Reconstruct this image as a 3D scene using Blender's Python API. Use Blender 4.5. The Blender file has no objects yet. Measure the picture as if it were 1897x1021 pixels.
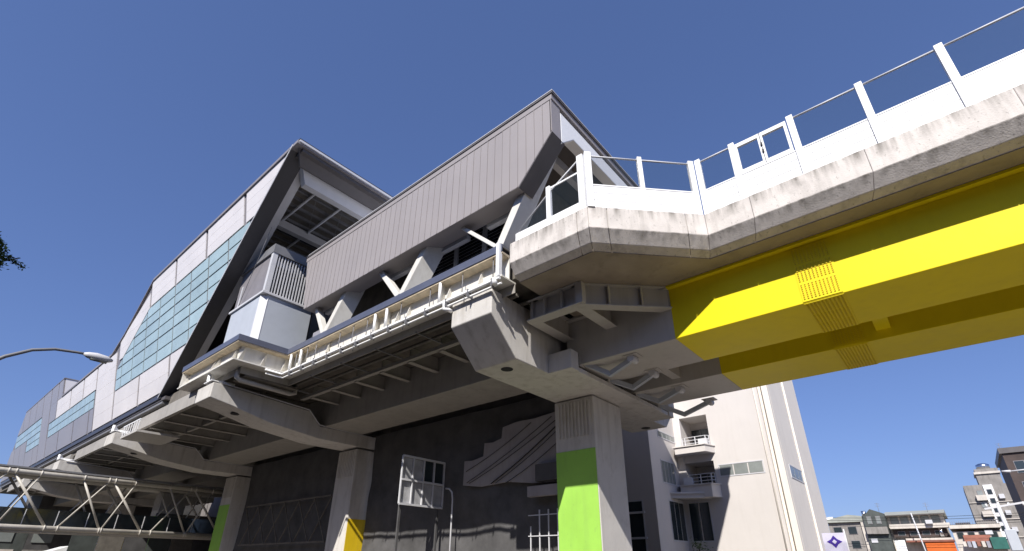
import bpy, math, random
from mathutils import Vector, Matrix
R = math.radians
random.seed(7)
S = bpy.context.scene
COL = S.collection

# ------------------------------------------------------------------ camera
cam_d = bpy.data.cameras.new("camera"); cam = bpy.data.objects.new("camera", cam_d); COL.objects.link(cam)
pitch, roll, yaw = R(25.704), R(0.405), R(49.645)
f0 = Vector((math.sin(yaw), math.cos(yaw), 0)); r0 = Vector((math.cos(yaw), -math.sin(yaw), 0)); zz = Vector((0, 0, 1))
fw = f0*math.cos(pitch) + zz*math.sin(pitch); up = zz*math.cos(pitch) - f0*math.sin(pitch)
rr = r0*math.cos(roll) + up*math.sin(roll); uu = up*math.cos(roll) - r0*math.sin(roll)
m = Matrix((rr, uu, -fw)).transposed().to_4x4(); m.translation = Vector((0, 0, 1.6))
cam.matrix_world = m
cam_d.sensor_width = 36; cam_d.lens = 36*923.03/1897; cam_d.shift_y = 0.0500
cam_d.clip_start = 0.05; cam_d.clip_end = 3000
S.camera = cam

# ------------------------------------------------------------------ sky, sun, exposure
SUN_TRAVEL = Vector((1.0, 0.41, -0.97)).normalized()
elev = math.asin(-SUN_TRAVEL.z); rot = math.atan2(-SUN_TRAVEL.x, -SUN_TRAVEL.y) % (2*math.pi)
w = bpy.data.worlds.new("World"); S.world = w; w.use_nodes = True
nt = w.node_tree; bg = nt.nodes["Background"]
sky = nt.nodes.new("ShaderNodeTexSky"); sky.sky_type = 'NISHITA'; sky.sun_disc = False
sky.sun_elevation = elev; sky.sun_rotation = rot; sky.altitude = 50; sky.air_density = 1.0; sky.dust_density = 0.6; sky.ozone_density = 2.0
gm = nt.nodes.new("ShaderNodeGamma"); gm.inputs[1].default_value = .65
vm = nt.nodes.new("ShaderNodeVectorMath"); vm.operation = 'MULTIPLY'; vm.inputs[1].default_value = (.915, 1.15, 1.87)
nt.links.new(sky.outputs[0], gm.inputs[0]); nt.links.new(gm.outputs[0], vm.inputs[0]); nt.links.new(vm.outputs[0], bg.inputs[0])
bg.inputs[1].default_value = 0.0935
sun_d = bpy.data.lights.new("sun", 'SUN'); sun = bpy.data.objects.new("sun", sun_d); COL.objects.link(sun)
sun_d.energy = 5.0; sun_d.angle = R(0.5); sun_d.color = (1.0, 0.955, 0.89)
sun.rotation_euler = SUN_TRAVEL.to_track_quat('-Z', 'Y').to_euler(); sun.location = (-30, -20, 40)
S.view_settings.view_transform = 'Standard'; S.view_settings.look = 'None'; S.view_settings.gamma = 1
S.view_settings.use_curve_mapping = False; S.view_settings.exposure = 0.36

# ------------------------------------------------------------------ materials
def mat(name, col, rough=0.6, metal=0.0, var=0.12, scale=1.2, bump=0.0, bscale=30, streak=0.0, spec=0.4, stain=0.0, staincol=(0.05, 0.045, 0.04), objvar=0.0, speck=0.0, drips=None):
    M = bpy.data.materials.new(name); M.use_nodes = True
    t = M.node_tree; n = t.nodes; L = t.links; b = n["Principled BSDF"]
    b.inputs["Roughness"].default_value = rough; b.inputs["Metallic"].default_value = metal
    b.inputs["Specular IOR Level"].default_value = spec
    geo = n.new("ShaderNodeNewGeometry")
    no = n.new("ShaderNodeTexNoise"); no.inputs["Scale"].default_value = scale; no.inputs["Detail"].default_value = 7; no.inputs["Roughness"].default_value = .62
    L.new(geo.outputs["Position"], no.inputs["Vector"])
    ramp = n.new("ShaderNodeValToRGB"); e = ramp.color_ramp.elements
    c0 = [max(0, c*(1-var)) for c in col]; c1 = [min(1, c*(1+var)) for c in col]
    e[0].position = .3; e[0].color = (*c0, 1); e[1].position = .7; e[1].color = (*c1, 1)
    L.new(no.outputs["Fac"], ramp.inputs[0]); out = ramp.outputs[0]
    def overlay(out, mapscale, nscale, lo, hi, amt, c2):
        mp = n.new("ShaderNodeMapping"); mp.inputs["Scale"].default_value = mapscale
        L.new(geo.outputs["Position"], mp.inputs[0])
        n2 = n.new("ShaderNodeTexNoise"); n2.inputs["Scale"].default_value = nscale; n2.inputs["Detail"].default_value = 5; n2.inputs["Roughness"].default_value = .6
        L.new(mp.outputs[0], n2.inputs["Vector"])
        mr = n.new("ShaderNodeMapRange"); mr.inputs[1].default_value = lo; mr.inputs[2].default_value = hi; mr.inputs[3].default_value = 0; mr.inputs[4].default_value = amt
        L.new(n2.outputs["Fac"], mr.inputs[0])
        mx = n.new("ShaderNodeMix"); mx.data_type = 'RGBA'
        L.new(mr.outputs[0], mx.inputs[0]); L.new(out, mx.inputs[6]); mx.inputs[7].default_value = (*c2, 1)
        return mx.outputs[2]
    if streak: out = overlay(out, (1, 1, .12), 2.6, .5, .75, streak, staincol)
    if stain: out = overlay(out, (1, 1, 1), 1.7, .56, .72, stain, staincol)
    if drips:   # grime runs hanging from the given edge heights, fixed to the object
        sx = n.new("ShaderNodeSeparateXYZ"); L.new(geo.outputs["Position"], sx.inputs[0])
        for (zt, ln, amt) in drips:
            mp = n.new("ShaderNodeMapping"); mp.inputs["Scale"].default_value = (1, 1, .08); L.new(geo.outputs["Position"], mp.inputs[0])
            nn = n.new("ShaderNodeTexNoise"); nn.inputs["Scale"].default_value = 4.5; nn.inputs["Detail"].default_value = 6; L.new(mp.outputs[0], nn.inputs["Vector"])
            a_ = n.new("ShaderNodeMapRange"); a_.inputs[1].default_value = .42; a_.inputs[2].default_value = .68; L.new(nn.outputs["Fac"], a_.inputs[0])
            b_ = n.new("ShaderNodeMapRange"); b_.inputs[1].default_value = zt-ln; b_.inputs[2].default_value = zt; b_.inputs[4].default_value = amt; L.new(sx.outputs[2], b_.inputs[0])
            c_ = n.new("ShaderNodeMath"); c_.operation = 'LESS_THAN'; c_.inputs[1].default_value = zt+.005; L.new(sx.outputs[2], c_.inputs[0])
            m1 = n.new("ShaderNodeMath"); m1.operation = 'MULTIPLY'; L.new(a_.outputs[0], m1.inputs[0]); L.new(b_.outputs[0], m1.inputs[1])
            m2 = n.new("ShaderNodeMath"); m2.operation = 'MULTIPLY'; L.new(m1.outputs[0], m2.inputs[0]); L.new(c_.outputs[0], m2.inputs[1])
            mx = n.new("ShaderNodeMix"); mx.data_type = 'RGBA'; L.new(m2.outputs[0], mx.inputs[0]); L.new(out, mx.inputs[6]); mx.inputs[7].default_value = (*staincol, 1); out = mx.outputs[2]
    if speck: out = overlay(out, (1, 1, .6), 9, .6, .7, speck, staincol)
    if objvar:
        oi = n.new("ShaderNodeObjectInfo"); mo = n.new("ShaderNodeMapRange"); mo.inputs[3].default_value = 1-objvar; mo.inputs[4].default_value = 1+objvar
        L.new(oi.outputs["Random"], mo.inputs[0]); sc = n.new("ShaderNodeVectorMath"); sc.operation = 'SCALE'
        L.new(out, sc.inputs[0]); L.new(mo.outputs[0], sc.inputs["Scale"]); out = sc.outputs[0]
    L.new(out, b.inputs["Base Color"])
    if bump:
        n3 = n.new("ShaderNodeTexNoise"); n3.inputs["Scale"].default_value = bscale; n3.inputs["Detail"].default_value = 4
        L.new(geo.outputs["Position"], n3.inputs["Vector"])
        bp = n.new("ShaderNodeBump"); bp.inputs["Strength"].default_value = bump; bp.inputs["Distance"].default_value = .02
        L.new(n3.outputs["Fac"], bp.inputs["Height"]); L.new(bp.outputs[0], b.inputs["Normal"])
    # slight roughness variation
    mr = n.new("ShaderNodeMapRange"); mr.inputs[3].default_value = max(.03, rough-.08); mr.inputs[4].default_value = min(1, rough+.1)
    L.new(no.outputs["Fac"], mr.inputs[0]); L.new(mr.outputs[0], b.inputs["Roughness"])
    return M

def glassmat(name, tint=(.975, .98, .985), alpha=.04, rough=.03):
    M = bpy.data.materials.new(name); M.use_nodes = True
    t = M.node_tree; n = t.nodes; L = t.links; b = n["Principled BSDF"]; o = n["Material Output"]
    b.inputs["Base Color"].default_value = (.03, .05, .06, 1); b.inputs["Roughness"].default_value = rough
    tr = n.new("ShaderNodeBsdfTransparent"); tr.inputs[0].default_value = (*tint, 1)
    fr = n.new("ShaderNodeLayerWeight"); fr.inputs[0].default_value = .25
    mr = n.new("ShaderNodeMapRange"); mr.inputs[3].default_value = 1-alpha; mr.inputs[4].default_value = .55
    L.new(fr.outputs["Facing"], mr.inputs[0])
    mx = n.new("ShaderNodeMixShader"); L.new(mr.outputs[0], mx.inputs[0]); L.new(b.outputs[0], mx.inputs[1]); L.new(tr.outputs[0], mx.inputs[2])
    L.new(mx.outputs[0], o.inputs[0])
    return M

M = {}
M['concrete'] = mat('weathered_concrete', (.66, .615, .575), .85, var=.12, scale=1.1, bump=.35, bscale=22, streak=.35, stain=.25, staincol=(.15, .135, .115), speck=.5, drips=[(12.75, .55, .9), (11.88, .35, .8)], objvar=.05)
M['concrete_clean'] = mat('pale_pier_concrete', (.60, .575, .54), .8, var=.06, scale=.8, bump=.25, bscale=18, streak=.42, staincol=(.27, .24, .2), stain=.2, speck=.15, drips=[(11.28, .9, .5), (8.75, 1.2, .35)])
M['slab'] = mat('dark_slab_concrete', (.16, .145, .125), .9, var=.25, scale=1.5, bump=.3, streak=.3)
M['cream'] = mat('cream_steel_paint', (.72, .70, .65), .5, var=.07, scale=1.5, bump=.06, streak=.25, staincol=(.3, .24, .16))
M['cream_shade'] = mat('shaded_cream_girder_paint', (.36, .34, .31), .6, var=.1, scale=1.0, streak=.3, staincol=(.14, .12, .1))  # cream paint darkened in its colour for the shaded underside steel
M['white'] = mat('white_metal_paint', (.86, .86, .86), .4, var=.02, scale=3)
M['yellow'] = mat('yellow_girder_paint', (.85, .69, .012), .5, var=.05, spec=.2, scale=.5, bump=.05, bscale=8, streak=.12, staincol=(.5, .36, .02))
M['greypaint'] = mat('grey_white_girder_paint', (.5, .475, .44), .5, var=.06, scale=.9, bump=.05, streak=.22, staincol=(.25, .22, .19))
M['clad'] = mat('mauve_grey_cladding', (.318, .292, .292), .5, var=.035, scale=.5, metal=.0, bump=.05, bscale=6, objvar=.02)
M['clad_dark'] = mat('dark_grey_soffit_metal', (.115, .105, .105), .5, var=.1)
M['charcoal'] = mat('charcoal_fascia_metal', (.055, .055, .065), .35, var=.1, scale=1)
M['fac'] = mat('pale_facade_panel', (.74, .705, .70), .42, objvar=.025, var=.05, scale=.35, bump=.05, bscale=3)
M['facgrey'] = mat('grey_lavender_facade_panel', (.31, .305, .345), .4, var=.05, scale=.35, objvar=.03)
M['mull'] = mat('grey_mullion_metal', (.235, .22, .23), .45, var=.08)
M['teal'] = mat('pale_teal_fritted_glass', (.43, .56, .575), .12, var=.1, scale=.7, spec=.6, objvar=.09)
M['flash'] = mat('blue_grey_metal_flashing', (.10, .11, .155), .35, var=.12, spec=.6)
M['pale'] = mat('pale_blue_grey_panel', (.45, .48, .53), .5, var=.05)
M['greymetal'] = mat('mid_grey_metal', (.19, .19, .2), .5, var=.1)
M['light_metal'] = mat('light_grey_metal', (.58, .58, .6), .45, var=.06)
M['dark'] = mat('dark_void', (.022, .022, .024), .8, var=.3)
M['black'] = mat('black_cable', (.012, .012, .012), .6)
M['green'] = mat('lime_green_paint', (.33, .62, .09), .6, var=.07, scale=.7, streak=.25, staincol=(.2, .36, .1), speck=.25)
M['ypaint'] = mat('golden_yellow_paint', (.75, .52, .01), .6, var=.08, scale=.7, streak=.3, staincol=(.4, .28, .05))
M['wallwhite'] = mat('white_painted_render', (.60, .565, .54), .75, var=.04, scale=.4, bump=.1, bscale=12, streak=.2, staincol=(.5, .46, .42))
M['wallbeige'] = mat('beige_painted_render', (.80, .74, .66), .8, var=.03, scale=.4, streak=.15, staincol=(.45, .4, .34))
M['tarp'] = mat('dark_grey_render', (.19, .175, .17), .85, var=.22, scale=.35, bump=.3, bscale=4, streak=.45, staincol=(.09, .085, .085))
M['winglass'] = mat('grey_window_glass', (.24, .26, .25), .1, var=.15, scale=.8, spec=.7)
M['windark'] = mat('dark_window_glass', (.03, .04, .045), .08, spec=.7)
M['asphalt'] = mat('asphalt', (.05, .05, .052), .9, var=.2, scale=3, bump=.4, bscale=60)
M['pave'] = mat('concrete_pavement', (.195, .172, .15), .9, var=.1, scale=2)
M['paintline'] = mat('white_road_paint', (.75, .75, .72), .8, var=.08, scale=5)
M['leaf'] = mat('leaf_green', (.10, .16, .05), .55, var=.45, scale=6)
M['bark'] = mat('bark', (.09, .07, .05), .9, var=.3, scale=8, bump=.5)
M['glass'] = glassmat('clear_barrier_glass')
M['house_a'] = mat('stained_grey_render', (.27, .25, .23), .85, var=.2, scale=.6, streak=.5)
M['house_b'] = mat('cream_house_render', (.6, .55, .49), .8, var=.12, scale=.6, streak=.35, staincol=(.2, .17, .14))
M['house_d'] = mat('dark_green_grey_metal', (.07, .08, .075), .7, var=.3, scale=.8, streak=.3)
M['brownwall'] = mat('dark_brown_tile', (.07, .05, .045), .7, var=.3, scale=.6)
M['tin'] = mat('pale_tin_roof', (.33, .34, .3), .6, var=.15, scale=1)
M['orange'] = mat('orange_canvas', (.62, .13, .02), .7, var=.1)
M['brick'] = mat('red_brown_wall', (.25, .1, .07), .85, var=.2)
M['greenfab'] = mat('dark_green_canvas', (.03, .12, .1), .8, var=.2)
M['steel'] = mat('stainless_steel', (.65, .67, .7), .2, metal=1.0, var=.05)
M['purple'] = mat('purple_print', (.05, .02, .28), .6)
M['lilac'] = mat('lilac_sign_board', (.62, .6, .75), .5)
M['sheetpane'] = mat('pale_grey_pane', (.38, .38, .39), .35, var=.3, scale=1.5)
M['bolt'] = mat('dull_yellow_bolt', (.74, .58, .015), .6)
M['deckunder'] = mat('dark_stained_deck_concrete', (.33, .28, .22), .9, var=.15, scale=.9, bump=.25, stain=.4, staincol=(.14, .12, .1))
M['truss'] = mat('aged_cream_tube_paint', (.52, .49, .44), .4, var=.12, scale=1.2, streak=.3, staincol=(.25, .2, .15))
M['red'] = mat('red_cloth', (.35, .03, .04), .8)

# ------------------------------------------------------------------ builders
WL = {}
XF = None   # drawing-unit conversion used by the station hall
class MB:
    def __init__(s): s.v = []; s.f = []
    def add(s, vs, fs):
        o = len(s.v); s.v += [Vector(v) for v in vs]; s.f += [tuple(i+o for i in f) for f in fs]; return s
    def prism(s, lo, hi):
        n = len(lo); return s.add(list(lo)+list(hi), [tuple(range(n))[::-1], tuple(range(n, 2*n))] + [(i, (i+1) % n, n+(i+1) % n, n+i) for i in range(n)])
    def box(s, x0, x1, y0, y1, z0, z1):
        return s.prism([(x0, y0, z0), (x1, y0, z0), (x1, y1, z0), (x0, y1, z0)], [(x0, y0, z1), (x1, y0, z1), (x1, y1, z1), (x0, y1, z1)])
    def ext(s, ax, poly, a, b):
        def P(u, v, c): return {'x': (c, u, v), 'y': (u, c, v), 'z': (u, v, c)}[ax]
        return s.prism([P(u, v, a) for u, v in poly], [P(u, v, b) for u, v in poly])
    def beam(s, p, q, w, h, upv=(0, 0, 1)):
        p = Vector(p); q = Vector(q); d = (q-p).normalized(); a = d.cross(Vector(upv))
        if a.length < 1e-4: a = d.cross(Vector((0, 1, 0)))
        a.normalize(); b = a.cross(d).normalized(); a = a*w/2; b = b*h/2
        return s.prism([p-a-b, p+a-b, p+a+b, p-a+b], [q-a-b, q+a-b, q+a+b, q-a+b])
    def tube(s, pts, r, n=10):
        pts = [Vector(p) for p in pts]; rings = []; ref = None
        for i, p in enumerate(pts):
            d = (pts[min(i+1, len(pts)-1)]-pts[max(i-1, 0)]).normalized()
            if ref is None: ref = Vector((0, 0, 1)) if abs(d.z) < .9 else Vector((1, 0, 0))
            a = d.cross(ref).normalized(); b = a.cross(d).normalized(); ref = b
            rad = r[i] if isinstance(r, (list, tuple)) else r
            rings.append([p+a*math.cos(2*math.pi*k/n)*rad+b*math.sin(2*math.pi*k/n)*rad for k in range(n)])
        o = len(s.v)
        for rg in rings: s.v += rg
        for i in range(len(rings)-1):
            for k in range(n):
                s.f.append((o+i*n+k, o+i*n+(k+1) % n, o+(i+1)*n+(k+1) % n, o+(i+1)*n+k))
        s.f.append(tuple(o+k for k in range(n))[::-1]); s.f.append(tuple(o+(len(rings)-1)*n+k for k in range(n)))
        return s
    def build(s, name, material, parent=None, bevel=0, smooth=False, seg=2):
        if not s.v: return None
        if XF: s.v = [Vector((v.x*XF[0], v.y*XF[0], v.z*XF[0]+XF[1])) for v in s.v]
        xs = [v.x for v in s.v]; ys = [v.y for v in s.v]; zs = [v.z for v in s.v]
        c = Vector(((min(xs)+max(xs))/2, (min(ys)+max(ys))/2, min(zs)))
        me = bpy.data.meshes.new(name); me.from_pydata([v-c for v in s.v], [], s.f)
        import bmesh
        b = bmesh.new(); b.from_mesh(me); bmesh.ops.recalc_face_normals(b, faces=b.faces); b.to_mesh(me); b.free()
        if smooth:
            for p in me.polygons: p.use_smooth = len(p.vertices) == 4
        me.materials.append(material if not isinstance(material, str) else M[material])
        o = bpy.data.objects.new(name, me); COL.objects.link(o)
        if parent is not None:
            o.parent = parent; o.location = c-WL[parent.name]
        else: o.location = c
        WL[o.name] = c
        if bevel:
            bv = o.modifiers.new('bevel', 'BEVEL'); bv.width = bevel; bv.segments = seg; bv.limit_method = 'ANGLE'; bv.angle_limit = R(30)
        return o

def tag(o, label=None, cat=None, group=None, kind=None):
    if label: o['label'] = label
    if cat: o['category'] = cat
    if group: o['group'] = group
    if kind: o['kind'] = kind
    return o
def thing(name, loc, label, cat, group=None):
    o = bpy.data.objects.new(name, None); COL.objects.link(o); o.location = loc; o.empty_display_size = .5
    WL[o.name] = Vector(loc); return tag(o, label, cat, group)
def box(name, m_, par, x0, x1, y0, y1, z0, z1, bevel=0, **k): return MB().box(x0, x1, y0, y1, z0, z1).build(name, m_, par, bevel, **k)
def beam(name, m_, par, p, q, w_, h, bevel=0, upv=(0, 0, 1)): return MB().beam(p, q, w_, h, upv).build(name, m_, par, bevel)
def tube(name, m_, par, pts, r, n=10): return MB().tube(pts, r, n).build(name, m_, par, smooth=True)
def ext(name, m_, par, ax, poly, a, b, bevel=0): return MB().ext(ax, poly, a, b).build(name, m_, par, bevel)

def inst(src, name, parent, at):
    """another part sharing src's mesh, its base centre at world point `at`"""
    o = src.copy(); o.name = name; COL.objects.link(o); o.parent = parent
    o.location = Vector(at)-WL[parent.name]; WL[o.name] = Vector(at); return o

def offset_path(path, off):
    out = []
    for i, p in enumerate(path):
        ns = []
        for a, b in ((i-1, i), (i, i+1)):
            if a < 0 or b >= len(path): continue
            d = (Vector(path[b])-Vector(path[a])).normalized(); ns.append(Vector((d.y, -d.x)))
        n = ns[0] if len(ns) == 1 else (ns[0]+ns[1])/(1+ns[0].dot(ns[1]))
        out.append(Vector(p)+n*off)
    return out
def sweep_seg(mb, path, sec, i, t0=0., t1=1.):
    """section (offset, z) swept along edge i of path between t0..t1"""
    lo = []; hi = []
    for off, z in sec:
        pp = offset_path(path, off); a = pp[i]; b = pp[i+1]
        lo.append((*a.lerp(b, t0), z)); hi.append((*a.lerp(b, t1), z))
    return mb.prism(lo, hi)

# ================================================================== ground
g = MB().box(-60, 700, -300, 600, -.5, 0).build('ground', 'pave'); tag(g, kind='structure')
g = MB().box(-9, 8, -200, 400, 0, .006).build('road', 'asphalt'); tag(g, kind='structure')
g = MB().box(27, 34, -200, 400, 0, .006).build('road', 'asphalt'); tag(g, kind='structure')
g = MB().box(8, 8.25, -200, 400, 0, .13); g.box(-9.25, -9, -200, 400, 0, .13); g.box(26.75, 27, -200, 400, 0, .13); g.box(34, 34.25, -200, 400, 0, .13)
tag(g.build('kerb', 'pave'), kind='structure')
g = MB()
for k in range(-10, 30): g.box(-.55, -.4, k*8, k*8+4, .006, .01); g.box(30.4, 30.55, k*8, k*8+4, .006, .01)
tag(g.build('road_marking', 'paintline'), kind='structure')

for k, (ya, yb, h, m_, lb) in enumerate([(-70, -22, 19, 'house_a', 'unseen stained grey apartment block added behind the camera to block sky light, south end'), (-20, 14, 22, 'brownwall', 'unseen dark brown tiled apartment block added behind the camera to block sky light'), (16, 60, 18, 'house_a', 'unseen stained grey apartment block added behind the camera to block sky light, north end'), (62, 130, 20, 'brownwall', 'unseen long dark apartment block added at the far end to block sky light')]):
    SB = thing('sky_blocking_building', (-20, (ya+yb)/2, 0), lb, 'building')  # unseen blocks behind the camera, added to hold back sky light on the viaduct
    box('wall', m_, SB, -30, -15, ya, yb, 0, h)
    n = int((yb-ya)/4)
    for i in range(n):
        for j in range(int(h/3.3)-1):
            c = ya+2+(yb-ya-4)*i/(n-1); box('window', 'windark', SB, -15, -14.95, c-.9, c+.9, 4+j*3.3, 5.6+j*3.3)

# ================================================================== viaduct deck (bridge side)
DK = thing('viaduct_deck', (20.4, 0, 11.3), 'bridge deck with weathered concrete edge on two yellow box girders', 'viaduct')
path = [(12, 10.35), (12, 6.85), (15, 3.95), (15, -45)]
path = [(p[0], p[1]) for p in path][::-1]       # run towards +Y so that inward is +X
path = [(15, -45), (15, 3.95), (12, 6.85), (12, 10.35)]
sec = [(0, 12.75), (0, 11.87), (.3, 11.46), (.62, 11.32), (.62, 12.75)]
joints = [-45]; y = -40.05
while y < 3.5: joints.append(y); y += 3.25
joints = [-45]+[2.45-3.25*k for k in range(14, -1, -1)]+[3.95]
L0 = 48.95
for a, b in zip(joints[:-1], joints[1:]):
    sweep_seg(MB(), path, sec, 0, (a+45+.004)/L0, (b+45-(.004 if b < 3.9 else 0))/L0).build('fascia_block', 'concrete', DK, .02)
for a, b in ((0, .17), (.17, .84), (.84, 1)):
    sweep_seg(MB(), path, sec, 1, a+.002, b-.002).build('fascia_block', 'concrete', DK, .02)
for a, b in ((0, .13), (.13, 1)):
    sweep_seg(MB(), path, sec, 2, a+.003, b-.003).build('fascia_block', 'concrete', DK, .02)
pi = offset_path(path, .6)
pj = offset_path(path, .06)
MB().ext('z', [tuple(p) for p in pj]+[(25.78, 10.34), (25.78, -44.9)], 11.95, 12.69).build('deck_slab', 'concrete_clean', DK)
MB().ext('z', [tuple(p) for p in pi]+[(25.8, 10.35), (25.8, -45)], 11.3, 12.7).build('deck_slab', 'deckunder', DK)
ext('far_fascia', 'concrete', DK, 'y', [(25.8, 12.75), (26.1, 12.75), (26.1, 11.8), (25.8, 11.4)], -45, 10.35)
# box girders
YB = 6.2
for x0, x1 in ((16.55, 19.35), (21.3, 24.1)):
    secg = [(x0, 9.16), (x1, 9.16), (x1, 11.2), (x0, 11.2)]
    gy = ext('box_girder', 'yellow', DK, 'y', secg, -45, YB, .02)
    ext('girder_top_flange', 'yellow', DK, 'y', [(x0-.22, 11.2), (x1+.22, 11.2), (x1+.22, 11.29), (x0-.22, 11.29)], -45, YB)
    tag(ext('box_girder', 'greypaint', DK, 'y', secg, YB, 10.95, .02), 'grey painted end of the box girder over the pier')
    ext('girder_top_flange', 'greypaint', DK, 'y', [(x0-.22, 11.2), (x1+.22, 11.2), (x1+.22, 11.29), (x0-.22, 11.29)], YB, 11.0)
    # bolted splice
    sp = MB().box(x0-.022, x0, .85, 1.95, 9.2, 11.15).box(x0+.02, x1-.02, .85, 1.95, 9.138, 9.16).build('splice_plate', 'yellow', DK)
    bo = MB()
    for i in range(10):
        yy = .93+i*.105
        for j in range(26):
            z = 9.3+j*.071
            if j in (8, 17): continue
            bo.box(x0-.05, x0-.022, yy-.022, yy+.022, z-.016, z+.016)
        for j in range(34):
            x = x0+.12+j*.077
            if j in (11, 22): continue
            bo.box(x-.018, x+.018, yy-.022, yy+.022, 9.1, 9.138)
    tag(bo.build('bolt_rows', 'bolt', sp), kind='stuff')
for yy in (.5, -9, -18.5): box('cross_diaphragm', 'yellow', DK, 19.35, 21.3, yy-.45, yy, 9.5, 10.9)
tag(box('cross_diaphragm', 'greypaint', DK, 19.35, 21.3, 8.0, 8.4, 9.4, 11.2), 'grey painted diaphragm')
# outrigger frame under the widened deck
def ibeam(par, p, q, z0, z1, wf, m_, name='outrigger_beam'):
    p = Vector((*p, 0)); q = Vector((*q, 0)); mb = MB()
    def at(v, z): return (v.x, v.y, z)
    mb.beam(at(p, (z0+z1)/2), at(q, (z0+z1)/2), .05, z1-z0-.03)
    mb.beam(at(p, z0+.02), at(q, z0+.02), wf, .04); mb.beam(at(p, z1-.02), at(q, z1-.02), wf, .04)
    return mb.build(name, m_, par)
FZ0, FZ1 = 10.38, 11.29
ibeam(DK, (14.15, 11.05), (14.15, 8.6), FZ0, FZ1, .5, 'greypaint')
ibeam(DK, (14.15, 8.75), (16.6, 6.25), FZ0-.002, FZ1, .42, 'greypaint')
ibeam(DK, (14.0, 10.85), (16.6, 10.85), FZ0-.004, FZ1, .5, 'greypaint')
ibeam(DK, (14.0, 8.75), (16.6, 8.75), FZ0-.006, FZ1, .5, 'greypaint')
box('stiffener_post', 'greypaint', DK, 13.93, 14.2, 8.45, 8.75, 10.4, 11.28)
for t in (.32, .68):
    x = 14.15+t*2.45-.1; yy = 8.75-t*2.5-.1
    box('stiffener_plate', 'greypaint', DK, x-.02, x+.12, yy-.02, yy+.02, 10.42, 11.26)
for yy in (9.4, 10.2): box('stiffener_plate', 'greypaint', DK, 13.92, 14.12, yy-.015, yy+.015, 10.42, 11.26)
tube('drain_funnel', 'dark', DK, [(14.75, 9.1, 10.75), (14.75, 9.1, 11.3)], .26, 16)
for x0 in (17.2, 20.1, 22.7, 24.6): pass

# seismic restrainer brackets between pier cap and girders
for k, (x0, y0, z0, x1, y1, z1, x2, y2, z2) in enumerate([(16.7, 10.4, 9.36, 17.3, 9.4, 8.72, 17.05, 8.2, 9.14), (19.0, 10.4, 9.2, 19.5, 9.5, 8.75, 19.1, 8.3, 9.14), (21.6, 10.4, 9.2, 22.1, 9.5, 8.75, 21.8, 8.3, 9.14), (24.0, 10.4, 9.2, 24.5, 9.3, 8.6, 24.55, 7.95, 9.14)]):
    lab = ['V shaped pale restrainer arm nearest the camera under the grey girder end', 'V shaped restrainer arm under the inner edge of the near girder', 'V shaped restrainer arm at the inner edge of the far girder', 'V shaped restrainer arm farthest out against the white building'][k]
    V = thing('restrainer_arm', (x1, y1, z1), lab, 'bracket', 'V shaped arms under the girder ends')
    beam('arm', 'pale', V, (x0, y0, z0), (x1, y1-.04, z1), .16, .2)
    beam('arm', 'pale', V, (x1, y1+.04, z1), (x2, y2, z2-.1), .16, .2)
    tube('hinge', 'light_metal', V, [(x2-.22, y2, z2-.12), (x2+.22, y2, z2-.12)], .15, 12)
    box('base_plate', 'greypaint', V, x2-.28, x2+.28, y2-.3, y2+.3, z2-.02, z2+.015)
    box('wall_plate', 'greypaint', V, x0-.2, x0+.2, y0-.08, y0-.01, z0-.25, z0+.2)

# ================================================================== noise barrier
NB = thing('noise_barrier', (15, 0, 12.75), 'white noise barrier with clear glass panes along the bridge edge', 'fence')
SLX = {}
def bpost(x, y, z1=15.22, dx=(0, 1), wd=.24): MB().beam((x, y, 12.72), (x, y, z1), .16, wd, upv=(dx[0], dx[1], 0)).build('post', 'white', NB, .01)
def bay(p, q, zb=13.77, zt=15.1, framed=False, rail=True):
    p = Vector((*p, 0)); q = Vector((*q, 0)); d = (q-p).normalized(); n = Vector((d.y, -d.x, 0))
    if n.x < 0: n = -n
    c = n*.09; L = (q-p).length
    z = 12.77
    for k, h in enumerate((.33, .32, .32)):
        MB().beam(p+c+zz*(z+h/2), q+c+zz*(z+h/2), .07, h-.018).build('barrier_board', 'white', NB, .006); z += h
    MB().beam(p+c+zz*(z+.02), q+c+zz*(z+.02), .1, .05).build('sill_rail', 'white', NB)
    if not framed:
        MB().beam(p+c+zz*((zb+zt)/2), q+c+zz*((zb+zt)/2), .015, zt-zb).build('glass_pane', 'glass', NB)
    if rail: tube('top_rail', 'light_metal', NB, [p+c+zz*(zt+.02), q+c+zz*(zt+.02)], .035, 8)
ys = [3.95, 2.62, .72, -1.25, -3.22]+[-3.22-1.97*k for k in range(1, 14)]
X = 15
for i, yv in enumerate(ys): bpost(X+.08, yv-(.1 if i == 0 else 0), wd=.2)
for a, b in zip(ys[:-1], ys[1:]):
    if abs(a-2.62) < .01:
        bay((X, a-.1), (X, b+.1), framed=True, rail=False)
        for c0, c1 in ((2.45, 1.78), (1.62, .95)):
            fr = MB()
            fr.box(X+.05, X+.14, c1-.09, c1, 13.8, 15.12).box(X+.05, X+.14, c0, c0+.09, 13.8, 15.12).box(X+.05, X+.14, c1, c0, 13.8, 13.93).box(X+.05, X+.14, c1, c0, 14.97, 15.12)
            fr.build('window_frame', 'white', NB)
            box('glass_pane', 'glass', NB, X+.09, X+.1, c1, c0, 13.93, 14.97)
        for z in (14.25, 14.55): box('door_handle', 'black', NB, X+.0, X+.05, 1.67, 1.72, z, z+.12)
    else: bay((X, a-.1), (X, b+.1))
P0, P1 = Vector((15, 3.95)), Vector((12, 6.85)); md = (P0+P1)/2; dn = (P1-P0).normalized()
bay(P0+dn*.12, md-dn*.08); bay(md+dn*.08, P1-dn*.12)
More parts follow.
